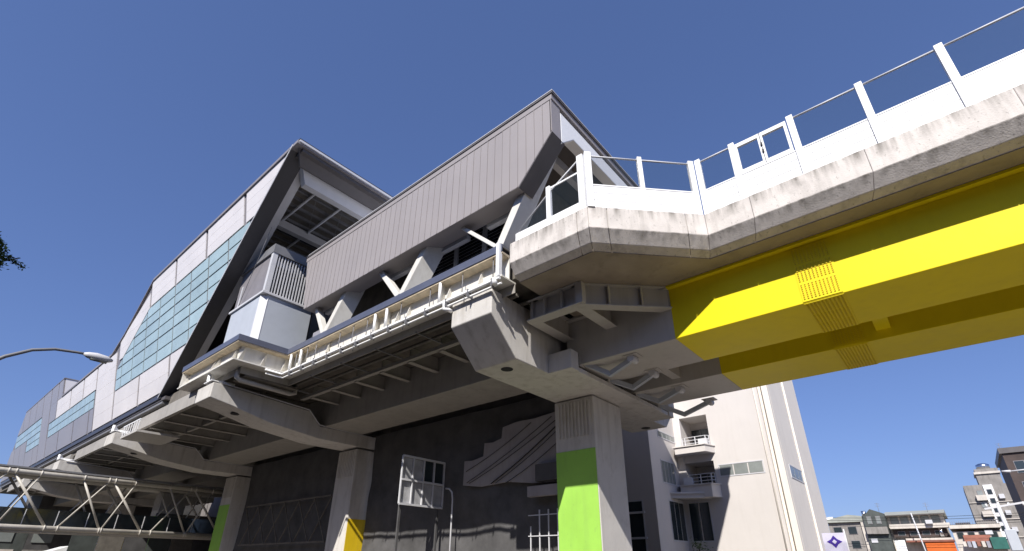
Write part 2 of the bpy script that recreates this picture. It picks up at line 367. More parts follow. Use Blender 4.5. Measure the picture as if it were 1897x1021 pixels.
bpost(md.x+.06, md.y+.06, dx=(dn.x, dn.y), wd=.16); bpost(14.97, 4.1, dx=(dn.x, dn.y), wd=.2); bpost(12.12, 6.78, dx=(dn.x, dn.y), wd=.24); bpost(12.09, 7.06, wd=.24)
bpost(12.09, 8.5, z1=14.55, wd=.18)
for yy0, yy1 in ((7.15, 8.42), (8.58, 10.1)):
    z = 12.77
    for h in (.2, .17): box('barrier_board', 'white', NB, 12.06, 12.13, yy0, yy1, z, z+h-.012); z += h
ext('glass_pane', 'glass', NB, 'x', [(7.2, 13.15), (8.4, 13.15), (8.4, 14.45), (7.2, 14.52)], 12.09, 12.1)
ext('glass_pane', 'glass', NB, 'x', [(8.6, 13.15), (9.95, 13.15), (8.6, 14.15)], 12.09, 12.1)
beam('sill_rail', 'white', NB, (12.1, 7.15, 14.5), (12.1, 8.45, 14.48), .05, .07)
tube('top_rail', 'light_metal', NB, [(12.1, 7.05, 15.15), (12.1, 8.5, 14.3), (12.1, 10.05, 13.15)], .03, 8)
# far side barrier
NF = thing('noise_barrier', (25.8, 0, 12.75), 'white noise barrier along the far edge of the bridge, seen through the near glass', 'fence')
box('barrier_board', 'white', NF, 25.75, 25.85, -45, 10.3, 12.75, 13.75)
for k in range(28): box('post', 'white', NF, 25.7, 25.86, 10.2-k*2, 10.36-k*2, 12.75, 15.2)
box('glass_pane', 'glass', NF, 25.79, 25.8, -45, 10.3, 13.75, 15.1)

# ================================================================== piers
def pier(yc, xn, label, prof, paint, paintface, ledge):
    P = thing('viaduct_pier', (20.45, yc, 0), label, 'pier', 'piers under the viaduct')
    y0, y1 = yc-1.1, yc+1.1
    cp = ext('pier_cap', 'concrete_clean', P, 'y', prof, y0, y1, .04)
    mx = prof[2][0]+.6; mz = prof[2][1]+(prof[3][1]-prof[2][1])*.6/(prof[3][0]-prof[2][0])-.035*(prof[3][1] != prof[2][1])-.012
    for x in (mx, 40.8-mx): tube('manhole', 'dark', cp, [(x, yc-.1, mz), (x, yc-.1, mz+.05)], .25, 20)
    if not ledge: tube('cap_pipe', 'light_metal', P, [(9.9, y0-.07, 10.88), (15.3, y0-.07, 10.55), (16.15, y0-.07, 9.74), (20.6, y0-.07, 9.66)], .045, 8)
    if ledge:
        ext('bearing_ledge', 'concrete_clean', P, 'x', [(y0, 8.8), (y0-1.1, 8.8), (y0-1.1, 9.0), (y0, 9.0)], 16.3, 24.9, .02)
        for xb in (15.75, 24.9): box('bearing_block', 'concrete_clean', P, xb, xb+.55+.0, y0-1.15, y0, 8.79, 9.62, .02)
        for xb in (17.3, 18.6, 22, 23.3): box('bearing_pad', 'dark', P, xb-.3, xb+.3, y0-.9, y0-.3, 9.0, 9.16)
    x0, x1 = 19.2, 21.75
    box('column', 'concrete_clean', P, x0, x1, y0+.02, y1-.02, 0, 8.75, .05)
    n = 10; wv = (y1-y0-.3)/n
    for k in range(n):
        box('flute_rib', 'concrete_clean', P, x0-.05, x0, y0+.15+k*wv+.03, y0+.15+(k+.62)*wv, 6.95, 8.6)
    if paintface == 'x':
        box('painted_panel', paint, P, x0-.02, x0, y0+.05, y1-.05, .2, 6.35)
    else:
        box('painted_panel', paint, P, x0+.05, x1-.05, y0, y0+.02, .2, 4.3)
    # drain at the cap end
    zt = prof[1][1]
    return P
prof1 = [(12.2, 11.28), (12.2, 10.24), (13.7, 8.8), (27.1, 8.8), (28.6, 10.24), (28.6, 11.28)]
pier(12.5, 12.2, 'concrete pier with lime green panel and fluted collar under the bridge joint', prof1, 'green', 'x', True)
prof2 = [(9.45, 10.95), (9.45, 10.05), (10.1, 9.85), (30.7, 9.85), (31.35, 10.05), (31.35, 10.95)]
prof2 = [(9.45, 10.85), (9.45, 9.98), (10.75, 9.75), (13, 9.25), (16.3, 8.88), (24.5, 8.88), (27.8, 9.25), (30.05, 9.75), (31.35, 9.98), (31.35, 10.85), (25.4, 10.5), (24.6, 9.68), (16.2, 9.68), (15.4, 10.5)]
pl = [('second pier from the bridge, with a golden yellow side and fluted collar', 'ypaint', 'y'), ('third pier, green faced, where the truss footbridge passes behind', 'green', 'x'), ('fourth pier, beyond the truss footbridge', 'green', 'x'), ('fifth and farthest visible pier under the station end', 'ypaint', 'y')]
for k, yc in enumerate((31.1, 49.6, 68, 86.5)):
    pier(yc, 9.45, pl[k][0], prof2, pl[k][1], pl[k][2], False)
    b = thing('drain_outlet', (9.8, yc, 11), ['white drain elbow on the cap of the second pier', 'white drain elbow on the cap of the third pier', 'white drain elbow above the truss footbridge', 'white drain elbow at the farthest pier cap'][k], 'pipe', 'white drain elbows on the pier caps')
    MB().tube([(9.42, yc-.3, 11.5), (9.42, yc-.3, 11.05), (9.5, yc-.5, 10.97), (9.9, yc-.9, 10.97), (10.6, yc-1.0, 10.97)], .1, 10).build('elbow_pipe', 'white', b, smooth=True)
    box('flange_plate', 'white', b, 9.35, 9.75, yc-1.0, yc+.1, 10.95, 11.0)
    ext('gusset_plate', 'white', b, 'y', [(9.5, 11.0), (9.95, 11.0), (9.5, 11.5)], yc-.28, yc-.24)

# ================================================================== station floor and edge beams
SF = thing('station_floor', (20, 40, 11.3), 'elevated station floor with cream steel edge beam, stiffeners and underside girders', 'building')
ep = [(12, 10.75), (12, 27.3), (9.2, 27.3), (9.2, 35.4)]
def sweep(name, m_, secs, par=SF, segs=(0, 1, 2), bevel=0):
    for i in segs: sweep_seg(MB(), ep, secs, i).build(name, m_, par, bevel)
sweep('edge_flashing', 'flash', [(0, 12.96), (0, 12.62), (.04, 12.62), (.04, 12.92), (.9, 12.92), (.9, 12.96)])
M['beige'] = mat('beige_soffit_paint', (.55, .46, .33), .6, var=.25, scale=2.5)
sweep('edge_soffit', 'beige', [(.04, 12.62), (.04, 12.54), (.5, 12.5), (.5, 12.62)])
sweep('edge_web', 'cream', [(.46, 12.6), (.46, 11.56), (.5, 11.56), (.5, 12.6)])
sweep('edge_flange', 'cream', [(.02, 11.56), (.02, 11.49), (.86, 11.49), (.86, 11.56)])
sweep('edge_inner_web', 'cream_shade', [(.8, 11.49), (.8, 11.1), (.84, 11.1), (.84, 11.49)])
def on_edge(i, t, off): pp = offset_path(ep, off); return pp[i].lerp(pp[i+1], t)
def stiff(i, t, kind):
    a = on_edge(i, t, .06); b = on_edge(i, t, .46); d = (Vector(ep[i+1])-Vector(ep[i])).normalized()*.018
    if kind == 'full':
        vs = [(a, 12.53), (a, 11.56), (b, 11.56), (b, 12.53)]
    else:
        c = on_edge(i, t, .3)
        vs = [(a, 11.56), (b, 11.56), (b, 12.5), (c, 12.2)] if kind == 'tri' else [(a, 11.9), (b, 11.56), (b, 12.4)]
    MB().prism([(*(p-d), z) for p, z in vs], [(*(p+d), z) for p, z in vs]).build('stiffener_plate', 'cream', SF)
LE = 16.55
for yv, kd in ((12.1, 'tri'), (14.3, 'full'), (13.9, 'tri'), (16.5, 'tri'), (18.0, 'full'), (18.9, 'full'), (17.3, 'tri'), (23.1, 'tri'), (25.8, 'full'), (26.9, 'full')):
    stiff(0, (yv-10.75)/LE, kd)
    if kd == 'full':
        tube('round_bar', 'white', SF, [(12.08, yv, 11.56), (12.08, yv, 12.53)], .07, 8)
for t in (.08, .5, .93): stiff(1, t, 'tri')
for t in (.06, .35, .42, .97): stiff(2, t, 'tri')
stiff(2, .985, 'full')
k = 0
for yv in (11.3, 13.0, 15.0, 17.0, 19.6, 20.8, 22.0, 24.3, 25.2, 26.4):
    tube('hanger_rod', 'greymetal', SF, [(12.14, yv, 11.5), (12.14, yv, 12.55)], .022, 6)
# end post at bridge joint
for (x, yv, a) in ((11.98, 10.95, 1), ): box('end_post', 'white', SF, x-.08, x+.1, yv-.16, yv+.0, 11.5, 13.0)
# slabs
MB().ext('z', [(12.82, 10.75), (12.82, 28.1), (10.02, 28.1), (10.02, 35.0), (10.75, 35.0), (10.75, 118), (30.9, 118), (30.9, 10.75)], 11.75, 12.9).build('floor_slab', 'slab', SF)
for x0, x1 in ((16.55, 19.35), (21.3, 24.1)):
    for a, b in ((13.7, 118), ):
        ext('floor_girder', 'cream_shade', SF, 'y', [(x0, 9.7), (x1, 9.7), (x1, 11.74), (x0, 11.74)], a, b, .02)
# cantilever floor beams (T brackets) and their edge ledge
mbp = None
for a, b in ((14.6, 29.6), ):
    yv = a
    while yv < b:
        mb = MB().beam((14.65, yv, 11.35), (16.55, yv, 11.35), .04, .78).beam((14.65, yv, 10.94), (16.55, yv, 10.94), .3, .04)
        mb.build('floor_bracket', 'cream_shade', SF); yv += 2.35
    box('bracket_edge_beam', 'cream_shade', SF, 14.5, 14.75, a-1, b+.2, 10.98, 11.16)
    for x in (13.3, 14.0): tube('conduit', 'slab', SF, [(x, 11, 11.3), (x, 29, 11.3)], .09, 8)
    for yv in (13.5, 16.5, 19.5, 22.5, 25.5, 28.5): box('conduit_hanger', 'greymetal', SF, 12.7, 14.4, yv, yv+.06, 11.08, 11.14)
for a, b in ((32.4, 48.4), (50.8, 66.8), (69.2, 85.3), (87.7, 106)):
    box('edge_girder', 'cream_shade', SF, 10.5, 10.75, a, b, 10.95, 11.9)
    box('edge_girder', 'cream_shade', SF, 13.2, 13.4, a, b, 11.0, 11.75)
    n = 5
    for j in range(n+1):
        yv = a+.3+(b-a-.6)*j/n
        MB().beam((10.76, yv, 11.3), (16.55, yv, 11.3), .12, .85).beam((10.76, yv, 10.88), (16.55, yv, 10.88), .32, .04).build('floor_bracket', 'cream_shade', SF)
# hanging grille box by the third pier
HB = thing('maintenance_cradle', (11, 46, 10.2), 'white grille walkway hung under the station floor near the third pier', 'walkway')
box('cradle_floor', 'greypaint', HB, 9.7, 12.5, 43.6, 47.6, 10.2, 10.35)
for j in range(7): beam('bar', 'white', HB, (9.72, 43.7+j*.6, 10.35), (9.72, 43.7+j*.6, 11.1), .05, .05)
box('rail', 'white', HB, 9.69, 9.75, 43.6, 47.6, 11.08, 11.16)
# pipes along the edge beam
DP = thing('drain_pipe', (11.9, 19, 11.2), 'pair of white pipes running below the cream edge beam', 'pipe')
for off, z, r in ((-.08, 11.36, .06), (.02, 11.18, .045)):
    pts = [(*on_edge(0, 0, off), z), (*on_edge(0, 1, off), z), (*on_edge(1, .35, off), z+.01)]
    tube('pipe', 'white', DP, pts, r, 10)
for j in range(13):
    yv = 11.1+j*1.27; box('pipe_clamp', 'greymetal', DP, 11.84, 12.08, yv, yv+.04, 11.1, 11.45)
    if j % 3 == 1: tube('drop_rod', 'greymetal', DP, [(11.97, yv+.3, 10.95), (11.97, yv+.3, 11.4)], .02, 6)
MB().tube([(11.92, 13.75, 11.42), (11.92, 13.75, 11.02), (12.0, 13.6, 10.98), (12.18, 13.6, 10.98)], .09, 12).build('elbow', 'white', DP, smooth=True)
MB().tube([(11.92, 11.0, 11.42), (11.92, 11.0, 11.15)], .11, 12).build('elbow', 'white', DP, smooth=True)
tube('pipe', 'greypaint', DP, [(12.6, 27.6, 10.6), (12.6, 11.6, 10.6)], .001, 4) if False else None
# grey ducts between cap 2 and the floor
DU = thing('hanging_duct', (12, 30, 10.8), 'bent grey duct hanging below the floor corner by the second pier', 'duct')
MB().tube([(10.0, 28.4, 11.3), (10.0, 28.4, 10.9), (10.2, 28.4, 10.8), (13.2, 28.6, 10.8), (13.5, 28.6, 10.9), (13.5, 28.6, 11.4)], .13, 10).build('duct', 'greypaint', DU, smooth=True)
box('tray', 'slab', DU, 10.3, 13.4, 28.1, 29.6, 11.0, 11.1)

# ================================================================== grey cladded canopy box (platform building)
CX0, CZ0, CZ1 = 11.65, 14.93, 18.86
PB = thing('platform_canopy', (20.4, 17, 12.9), 'long overhanging mauve grey clad canopy box on white V legs', 'building')
def clip(poly, a, b, c):
    """keep a*u+b*v+c >= 0"""
    out = []
    for i in range(len(poly)):
        p, q = poly[i], poly[(i+1) % len(poly)]; dp = a*p[0]+b*p[1]+c; dq = a*q[0]+b*q[1]+c
        if dp >= 0: out.append(p)
        if (dp >= 0) != (dq >= 0):
            t = dp/(dp-dq); out.append((p[0]+(q[0]-p[0])*t, p[1]+(q[1]-p[1])*t))
    return out
def line_clip(poly, p, q):  # keep left of p->q
    a = -(q[1]-p[1]); b = q[0]-p[0]; return clip(poly, a, b, -(a*p[0]+b*p[1]))
outline_r = ((8.0, 16.72), (9.62, CZ0)); yv = 7.95; pw = .425; base = None
while yv < 26.6:
    poly = [(yv+.004, CZ0), (min(yv+pw, 26.6)-.004, CZ0), (min(yv+pw, 26.6)-.004, CZ1-.12), (yv+.004, CZ1-.12)]
    poly = line_clip(poly, outline_r[1], outline_r[0]) if False else clip(poly, (16.72-CZ0), (9.62-8.0), -((16.72-CZ0)*9.62+(9.62-8.0)*CZ0))
    poly = clip(poly, -(18.8-14.9), -(25.7-26.6)*1.0, (18.8-14.9)*25.7+(25.7-26.6)*14.9)
    if len(poly) > 2:
        full = len(poly) == 4 and yv > 9.7 and yv+pw < 25.6
        if full and base is not None: inst(base, 'cladding_panel', PB, (CX0+.03-.005*random.random(), yv+pw/2, CZ0))
        else:
            o = MB().ext('x', poly, CX0, CX0+.06).box(CX0-.018, CX0, min(p[0] for p in poly), min(p[0] for p in poly)+.022, max(CZ0, min(p[1] for p in poly)+.0) if full else (min(p[1] for p in poly if abs(p[0]-min(q[0] for q in poly)) < .01)), CZ1-.13).build('cladding_panel', 'clad', PB)
            if full: base = o; WL[o.name] = WL[o.name]
    yv += pw
# body behind the panels: solid upstand and soffit
body = [(8.02, 18.7), (26.5, 18.7), (25.72, 14.96), (9.62, 14.96), (8.05, 16.72)]
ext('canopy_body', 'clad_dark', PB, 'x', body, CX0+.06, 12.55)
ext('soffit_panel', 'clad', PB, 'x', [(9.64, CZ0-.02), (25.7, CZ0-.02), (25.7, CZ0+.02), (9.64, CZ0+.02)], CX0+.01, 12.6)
ext('end_return_panel', 'clad', PB, 'x', [(7.94, CZ1-.12), (8.02, CZ1-.12), (8.02, 16.72), (7.94, 16.72)], CX0+.0, 12.25)
# diagonal reveal under the corner
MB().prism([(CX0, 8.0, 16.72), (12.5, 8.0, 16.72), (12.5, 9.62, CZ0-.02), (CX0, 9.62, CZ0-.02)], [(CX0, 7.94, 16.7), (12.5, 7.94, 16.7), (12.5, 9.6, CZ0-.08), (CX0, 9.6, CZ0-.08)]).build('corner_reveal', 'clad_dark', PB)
# roof slab with light top trim
box('roof_slab', 'clad', PB, CX0-.02, 29.2, 7.9, 26.62, CZ1-.38, CZ1-.03)
box('roof_trim', 'clad_dark', PB, CX0-.06, 29.25, 7.84, 26.66, CZ1-.1, CZ1)
box('roof_trim', 'light_metal', PB, CX0-.075, 29.25, 7.82, 26.66, CZ1, CZ1+.035)
for j in range(6): box('ceiling_beam', 'light_metal', PB, 12.6, 28, 9.5+j*3.1, 9.8+j*3.1, 17.9, 18.45)
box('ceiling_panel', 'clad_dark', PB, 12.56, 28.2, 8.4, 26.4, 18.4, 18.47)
# end portal girder, tapering down
MB().prism([(12.3, 7.95, 18.3), (28.6, 7.95, 18.3), (28.6, 7.95, 17.5), (13.2, 7.95, 17.5), (12.3, 7.95, 16.6)], [(12.3, 8.4, 18.3), (28.6, 8.4, 18.3), (28.6, 8.4, 17.5), (13.2, 8.4, 17.5), (12.3, 8.4, 16.6)]).build('portal_girder', 'white', PB, .03)
# fins (V legs): slabs leaning along Y, wide in X
def fin(p, q, th, x0=12.06, x1=12.75, m_='cream', sk=None):
    d = Vector((0, q[0]-p[0], q[1]-p[1])).normalized(); n = Vector((0, -d.z, d.y))*th/2
    a = Vector((0, *p)); b = Vector((0, *q))
    poly = [((a-n).y, (a-n).z), ((a+n).y, (a+n).z), ((b+n).y, (b+n).z), ((b-n).y, (b-n).z)]
    sk = -.85*(x1-x0) if sk is None else sk
    return MB().prism([(x0, u, v) for u, v in poly], [(x1, u+sk, v) for u, v in poly]).build('leg', m_, PB, .012)
fin((10.95, 12.96), (8.55, 17.2), .38, 12.06, 12.9, sk=0)
fin((11.1, 13.0), (13.25, 15.0), .16, 12.08, 12.4, sk=0)
fin((17.1, 12.98), (15.35, 15.3), .34); fin((17.3, 12.98), (19.1, 15.1), .26, 12.06, 12.4, sk=0)
fin((23.6, 12.98), (21.9, 15.3), .34); fin((23.8, 12.98), (25.2, 15.1), .26, 12.06, 12.4, sk=0)
for a, b in ((13.4, 15.3), (16.2, 19.0), (22.3, 25.0), (10.3, 12.2)): box('soffit_beam', 'light_metal', PB, 12.62, 12.85, a, b, 14.75, 14.98)
# inner wall, louvres, railing
box('core_wall', 'slab', PB, 14.0, 27, 10.9, 26.2, 12.92, 18.3)
for j in range(3):
    y0 = 11.3+j*1.85
    for y_ in (y0, y0+1.72): box('louvre_frame', 'light_metal', PB, 13.45, 13.55, y_, y_+.1, 12.96, 16.2)
    for q in range(16): MB().prism([(13.42, y0+.1, 13.05+q*.19), (13.44, y0+.1, 13.08+q*.19), (13.58, y0+.1, 13.2+q*.19), (13.56, y0+.1, 13.17+q*.19)], [(13.42, y0+1.72, 13.05+q*.19), (13.44, y0+1.72, 13.08+q*.19), (13.58, y0+1.72, 13.2+q*.19), (13.56, y0+1.72, 13.17+q*.19)]).build('louvre_blade', 'light_metal', PB)
box('louvre_backing', 'dark', PB, 13.7, 13.75, 11.2, 16.9, 12.95, 16.4)
mesh = MB()
for j in range(52): mesh.box(12.9, 12.915, 17.4+j*.12, 17.412+j*.12, 12.97, 13.75)
mesh.box(12.88, 12.93, 17.3, 23.4, 13.75, 13.8)
tag(mesh.build('railing_mesh', 'greypaint', PB), kind='stuff')
box('inner_band', 'greypaint', PB, 13.85, 13.95, 17.2, 24.5, 13.6, 14.3)
box('equipment_box', 'facgrey', PB, 12.4, 12.9, 24.6, 25.5, 12.97, 13.6)

# ================================================================== tall louvred tower box
TW = thing('ventilation_tower', (11, 29.5, 12.96), 'pale panelled stair box with white louvre fins on the floor corner', 'building')
ext('lower_panel', 'pale', TW, 'z', [(10.25, 27.5), (13, 27.5), (13, 31.8), (9.95, 31.8), (9.95, 27.85)], 12.96, 15.9, .01)
ext('ledge', 'light_metal', TW, 'z', [(9.85, 27.38), (13.05, 27.38), (13.05, 32), (9.85, 32)], 15.9, 16.05, .01)
MB().prism([(9.93, 27.83, 12.97), (10.27, 27.48, 12.97), (10.33, 27.55, 12.97), (9.99, 27.9, 12.97)], [(9.93, 27.83, 15.9), (10.27, 27.48, 15.9), (10.33, 27.55, 15.9), (9.99, 27.9, 15.9)]).build('corner_trim', 'light_metal', TW)
box('side_panel', 'mull', TW, 10.0, 10.06, 27.7, 31.7, 16.05, 18.7)
box('tower_core', 'dark', TW, 10.06, 12.9, 27.75, 31.6, 16.05, 18.7)
box('corner_post', 'light_metal', TW, 9.92, 10.22, 27.42, 27.68, 16.05, 18.72, .01)
box('side_post', 'light_metal', TW, 9.93, 9.99, 31.0, 31.12, 15.95, 17.6)
for j in range(15): box('louvre_fin', 'light_metal', TW, 10.32+j*.18, 10.38+j*.18, 27.45, 27.62, 16.07, 18.66)
box('fin_band', 'cream', TW, 10.3, 12.9, 27.63, 27.7, 18.0, 18.35)
box('tower_roof', 'greymetal', TW, 9.88, 13.1, 27.38, 31.9, 18.7, 19.3, .01)
tube('guy_rod', 'greymetal', TW, [(9.5, 27.6, 20.4), (9.9, 30.9, 15.9)], .015, 5)

# ================================================================== station hall with leaning facade
HL = thing('station_hall', (20.4, 60, 11.9), 'leaning station hall facade of pale panels and teal glazing with charcoal end frame', 'building')
XF = (1.11, -.176)   # hall drawn on a 1.11 m grid
SL = .2153; NX = math.cos(math.atan(SL)); NZ = math.sin(math.atan(SL))
def fx(z): return 9.2-SL*(z-11.9)
def fpt(y, z, dep): return (fx(z)+dep*NX, y, z+dep*NZ)
NEAR = (38.35, 11.9, 21.05, 20.95)
def near_clip(p, pad=0.):  # keep beyond the slanted near edge
    a = NEAR[3]-NEAR[1]; b = NEAR[0]-NEAR[2]; return clip(p, a, b, -(a*(NEAR[0]+pad)+b*NEAR[1]))
def far_clip(p): a = -(19.4-11.9); b = (90.2-104.)*1.0; return clip(p, a, b, -(a*104.+b*11.9))
def fpanel(name, m_, poly, d0=0., d1=.05, par=HL):
    if len(poly) < 3: return None
    return MB().prism([fpt(y, z, d0) for y, z in poly], [fpt(y, z, d1) for y, z in poly]).build(name, m_, par)
TOP = [(20, 20.92), (41.74, 20.92), (48.1, 18.5), (51.4, 17.55), (54, 17.5), (69.2, 17.5)]
def topz(y):
    if y >= 69.2: return 19.45
    for a, b in zip(TOP[:-1], TOP[1:]):
        if a[0] <= y <= b[0]: return a[1]+(b[1]-a[1])*(y-a[0])/(b[0]-a[0])
    return 17.5
# backing wall
back = [(38.35, 11.9), (104, 11.9), (90.2, 19.4), (69.2, 19.4), (69.2, 17.5), (54, 17.5), (51.4, 17.55), (48.1, 18.5), (41.74, 20.88), (21.2, 20.88)]
MB().prism([fpt(y, z, .06) for y, z in back], [fpt(y, z, .3) for y, z in back]).build('facade_backing', 'mull', HL)
# glazed zone
gx = [25.8, 28.6, 31.45, 34.25, 37.1, 40.0, 42.8, 45.6, 48.3, 49.7]
gz = [14.18, 15.06, 15.95, 16.75, 17.5, 18.2, 18.95]
GL = ((42.0, 19.05), (48.3, 16.5))
def gclip(p):
    a = GL[0][1]-GL[1][1]; b = GL[1][0]-GL[0][0]   # keep below/near side
    return clip(p, -a, -b, a*GL[0][0]+b*GL[0][1])
for i in range(len(gx)-1):
    for j in range(len(gz)-1):
        hm = .05 if j % 2 else .07
        p = [(gx[i]+.08, gz[j]+hm), (gx[i+1]-.08, gz[j]+hm), (gx[i+1]-.08, gz[j+1]-.035), (gx[i]+.08, gz[j+1]-.035)]
        p = near_clip(p, .12)
        if gx[i+1] > 42: p = gclip(p)
        fpanel('window_pane', 'teal', p, .02, .05)
# pale panels: columns bounded by the broad mullions
top_cols = [20.5, 26.45, 31.85, 37.1, 42.2]
def colpanels(y0, y1, z0, z1, n, m_='fac', extra=None, gap=.17):
    for j in range(n):
        a = z0+(z1-z0)*j/n; b = z0+(z1-z0)*(j+1)/n
        p = near_clip([(y0+gap, a+.006), (y1-gap, a+.006), (y1-gap, b-.006), (y0+gap, b-.006)], .12)
        if extra: p = extra(p)
        fpanel('facade_panel', m_, p, 0, .05)
for a, b in zip(top_cols[:-1], top_cols[1:]): colpanels(a, b, 19.0, 20.88, 3)
def roofclip(p):
    for a, b in (((41.74, 20.86), (48.1, 18.46)), ((48.1, 18.46), (51.4, 17.5))):
        dx, dz = b[0]-a[0], b[1]-a[1]; p = clip(p, dz, -dx, -(dz*a[0]-dx*a[1])) if len(p) > 2 else p
    return p
def above_glass(p):
    a = GL[0][1]-GL[1][1]; b = GL[1][0]-GL[0][0]
    return clip(p, a, b, -(a*GL[0][0]+b*GL[0][1])-.25)
def rc(p): 
    p = above_glass(p); return roofclip(p) if len(p) > 2 else p
colpanels(42.2, 49.3, 16.6, 20.9, 5, extra=rc)
def rc1(p):
    (a, b) = ((48.1, 18.46), (51.4, 17.5)); dx, dz = b[0]-a[0], b[1]-a[1]; return clip(p, dz, -dx, -(dz*a[0]-dx*a[1]))
bot_cols = [32, 37.3, 43.5, 49.7]
for a, b in zip(bot_cols[:-1], bot_cols[1:]): colpanels(a, b, 11.95, 14.12, 2)
colpanels(49.75, 55.6, 11.95, 17.46, 5)
# second zone: window strip 1
gy = [56, 59.1, 62.2, 65.3, 68.4, 71.5, 74.5]
for i in range(6):
    for a, b in ((14.0, 14.75), (14.75, 15.5)):
        for c in (0, 1):
            y0 = gy[i]+c*(gy[i+1]-gy[i])/2; y1 = y0+(gy[i+1]-gy[i])/2
            fpanel('window_pane', 'teal', [(y0+.05, a+.04), (y1-.05, a+.04), (y1-.05, b-.04), (y0+.05, b-.04)], .02, .05)
for a, b in ((55.6, 60.2), (60.2, 65.2), (65.2, 71.4)):
    colpanels(a, b, 15.55, 17.44, 2); 
for a, b in ((55.6, 57.2), (57.2, 62.8), (62.8, 69), (69, 74.8)):
    colpanels(a, b, 11.95, 13.95, 1, 'facgrey')
colpanels(71.4, 74.8, 15.55, 19.4, 2, 'facgrey'); colpanels(69.2, 71.4, 17.5, 19.4, 1, 'facgrey')
colpanels(74.8, 79, 11.95, 19.4, 1, 'facgrey')
def cp(y0, y1, z0, z1): fpanel('facade_panel', 'facgrey', far_clip([(y0+.1, z0+.01), (y1-.1, z0+.01), (y1-.1, z1-.01), (y0+.1, z1-.01)]), 0, .05)
for a, b in ((79, 83), (83, 87), (87, 91), (91, 96)): cp(a, b, 17.0, 19.42)
for a, b in ((79, 82), (82, 87)): cp(a, b, 11.95, 13.9)
for a, b in ((87, 91), (91, 95), (95, 100), (100, 105)): cp(a, b, 11.95, 15.4)
for i in range(6):
    for a, b in ((15.45, 16.2), (16.2, 16.95)):
        y0 = 79.1+i*2.7; fpanel('window_pane', 'teal', far_clip([(y0+.05, a+.04), (y0+2.6, a+.04), (y0+2.6, b-.04), (y0+.05, b-.04)]), .02, .05)
for i in range(3):
    for a, b in ((13.95, 14.7), (14.7, 15.42)):
        y0 = 79.1+i*2.6; fpanel('window_pane', 'teal', [(y0+.05, a+.04), (y0+2.5, a+.04), (y0+2.5, b-.04), (y0+.05, b-.04)], .02, .05)
# roof
def roofseg(pa, pb, name='roof', m_='greymetal', dz=.3):
    (y0, z0), (y1, z1) = pa, pb
    a = fx(z0)-.03; b = fx(z1)-.03
    MB().prism([(a, y0, z0-dz), (b, y1, z1-dz), (b, y1, z1), (a, y0, z0)], [(33.6, y0, z0-dz), (33.6, y1, z1-dz), (33.6, y1, z1), (33.6, y0, z0)]).build(name, m_, HL)
roofseg((20.45, 21.1), (41.74, 21.1), m_='mull', dz=.2); roofseg((41.74, 21.12), (48.1, 18.66), dz=.2, m_='mull'); roofseg((48.1, 18.66), (51.4, 17.72), dz=.2, m_='mull'); roofseg((51.4, 17.72), (69.2, 17.66), dz=.2, m_='mull')
ext('raised_block', 'fac', HL, 'y', [(8.1, 17.6), (7.7, 19.4), (20, 19.4), (20, 17.6)], 69.15, 90); box('roof', 'mull', HL, 7.55, 33, 69.1, 90.1, 19.42, 19.52)
box('roof_edge_trim', 'light_metal', HL, 7.27, 33.6, 20.38, 20.6, 21.0, 21.12)
box('roof_edge_trim', 'charcoal', HL, 7.25, 33.6, 20.4, 20.6, 21.12, 21.2)
box('roof_end_fascia', 'clad_dark', HL, 7.6, 33.4, 20.6, 21.35, 20.72, 20.99)
MB().prism([(7.35, 20.62, 20.98), (33.4, 20.62, 20.98), (33.4, 21.3, 20.35), (7.9, 21.3, 20.35)], [(7.35, 20.72, 20.98), (33.4, 20.72, 20.98), (33.4, 21.4, 20.35), (7.9, 21.4, 20.35)]).build('roof_end_fascia', 'clad_dark', HL)
MB().prism([(8.0, 21.4, 20.72), (33, 21.4, 20.72), (33, 21.9, 19.95), (8.6, 21.9, 19.95)], [(8.0, 21.75, 20.72), (33, 21.75, 20.72), (33, 22.3, 19.95), (8.6, 22.3, 19.95)]).build('roof_end_girder', 'light_metal', HL)
# slanted end frame (charcoal outer face, grey inner beam)
a = Vector((fx(11.6), 38.9, 11.6)); b = Vector((fx(21.0), 20.95, 21.0)); dv = (b-a).normalized()
def slab4(name, m_, x0, x1, n0, n1, a=a, b=b):
    nv = Vector((0, -dv.z, dv.y)).normalized()  # roughly towards -Y
    def c(p, dx, dn): return p+Vector((dx, 0, 0))+nv*dn
    MB().prism([c(a, x0, n0), c(a, x1, n0), c(a, x1, n1), c(a, x0, n1)], [c(b, x0, n0), c(b, x1, n0), c(b, x1, n1), c(b, x0, n1)]).build(name, m_, HL)
slab4('end_frame', 'charcoal', -.05, .78, -.22, 0.0); slab4('end_frame_beam', 'light_metal', .79, 1.2, -.5, -.06)
slab4('end_frame_trim', 'light_metal', -.075, -.045, -.1, .02)
# underside of roof: ribs, purlins, cross beams
for j in range(26): box('ceiling_rib', 'greymetal', HL, 7.7, 20, 22.6+j*.75, 22.72+j*.75, 20.55, 20.7)
box('ceiling_sheet', 'slab', HL, 7.6, 33, 22, 41.6, 20.7, 20.76)
for j in range(7): tube('purlin', 'light_metal', HL, [(9.6+j*1.65, 22.2, 20.42), (9.6+j*1.65, 40, 20.42)], .075, 8)
for yv in (26.5, 31.5, 36.5): box('cross_beam', 'light_metal', HL, 8.3, 33, yv, yv+.4, 20.0, 20.5)
for j in range(3):
    beam('brace_rod', 'greymetal', HL, (9.6+j*1.65, 22.4, 20.35), (11.25+j*1.65, 26.5, 20.35), .03, .03)
box('hall_inner_wall', 'clad_dark', HL, 13.5, 32, 33, 88, 12.9, 20.5 if False else 17.2)
box('hall_inner_wall', 'clad_dark', HL, 14.5, 30, 30.5, 41, 12.9, 20.0)
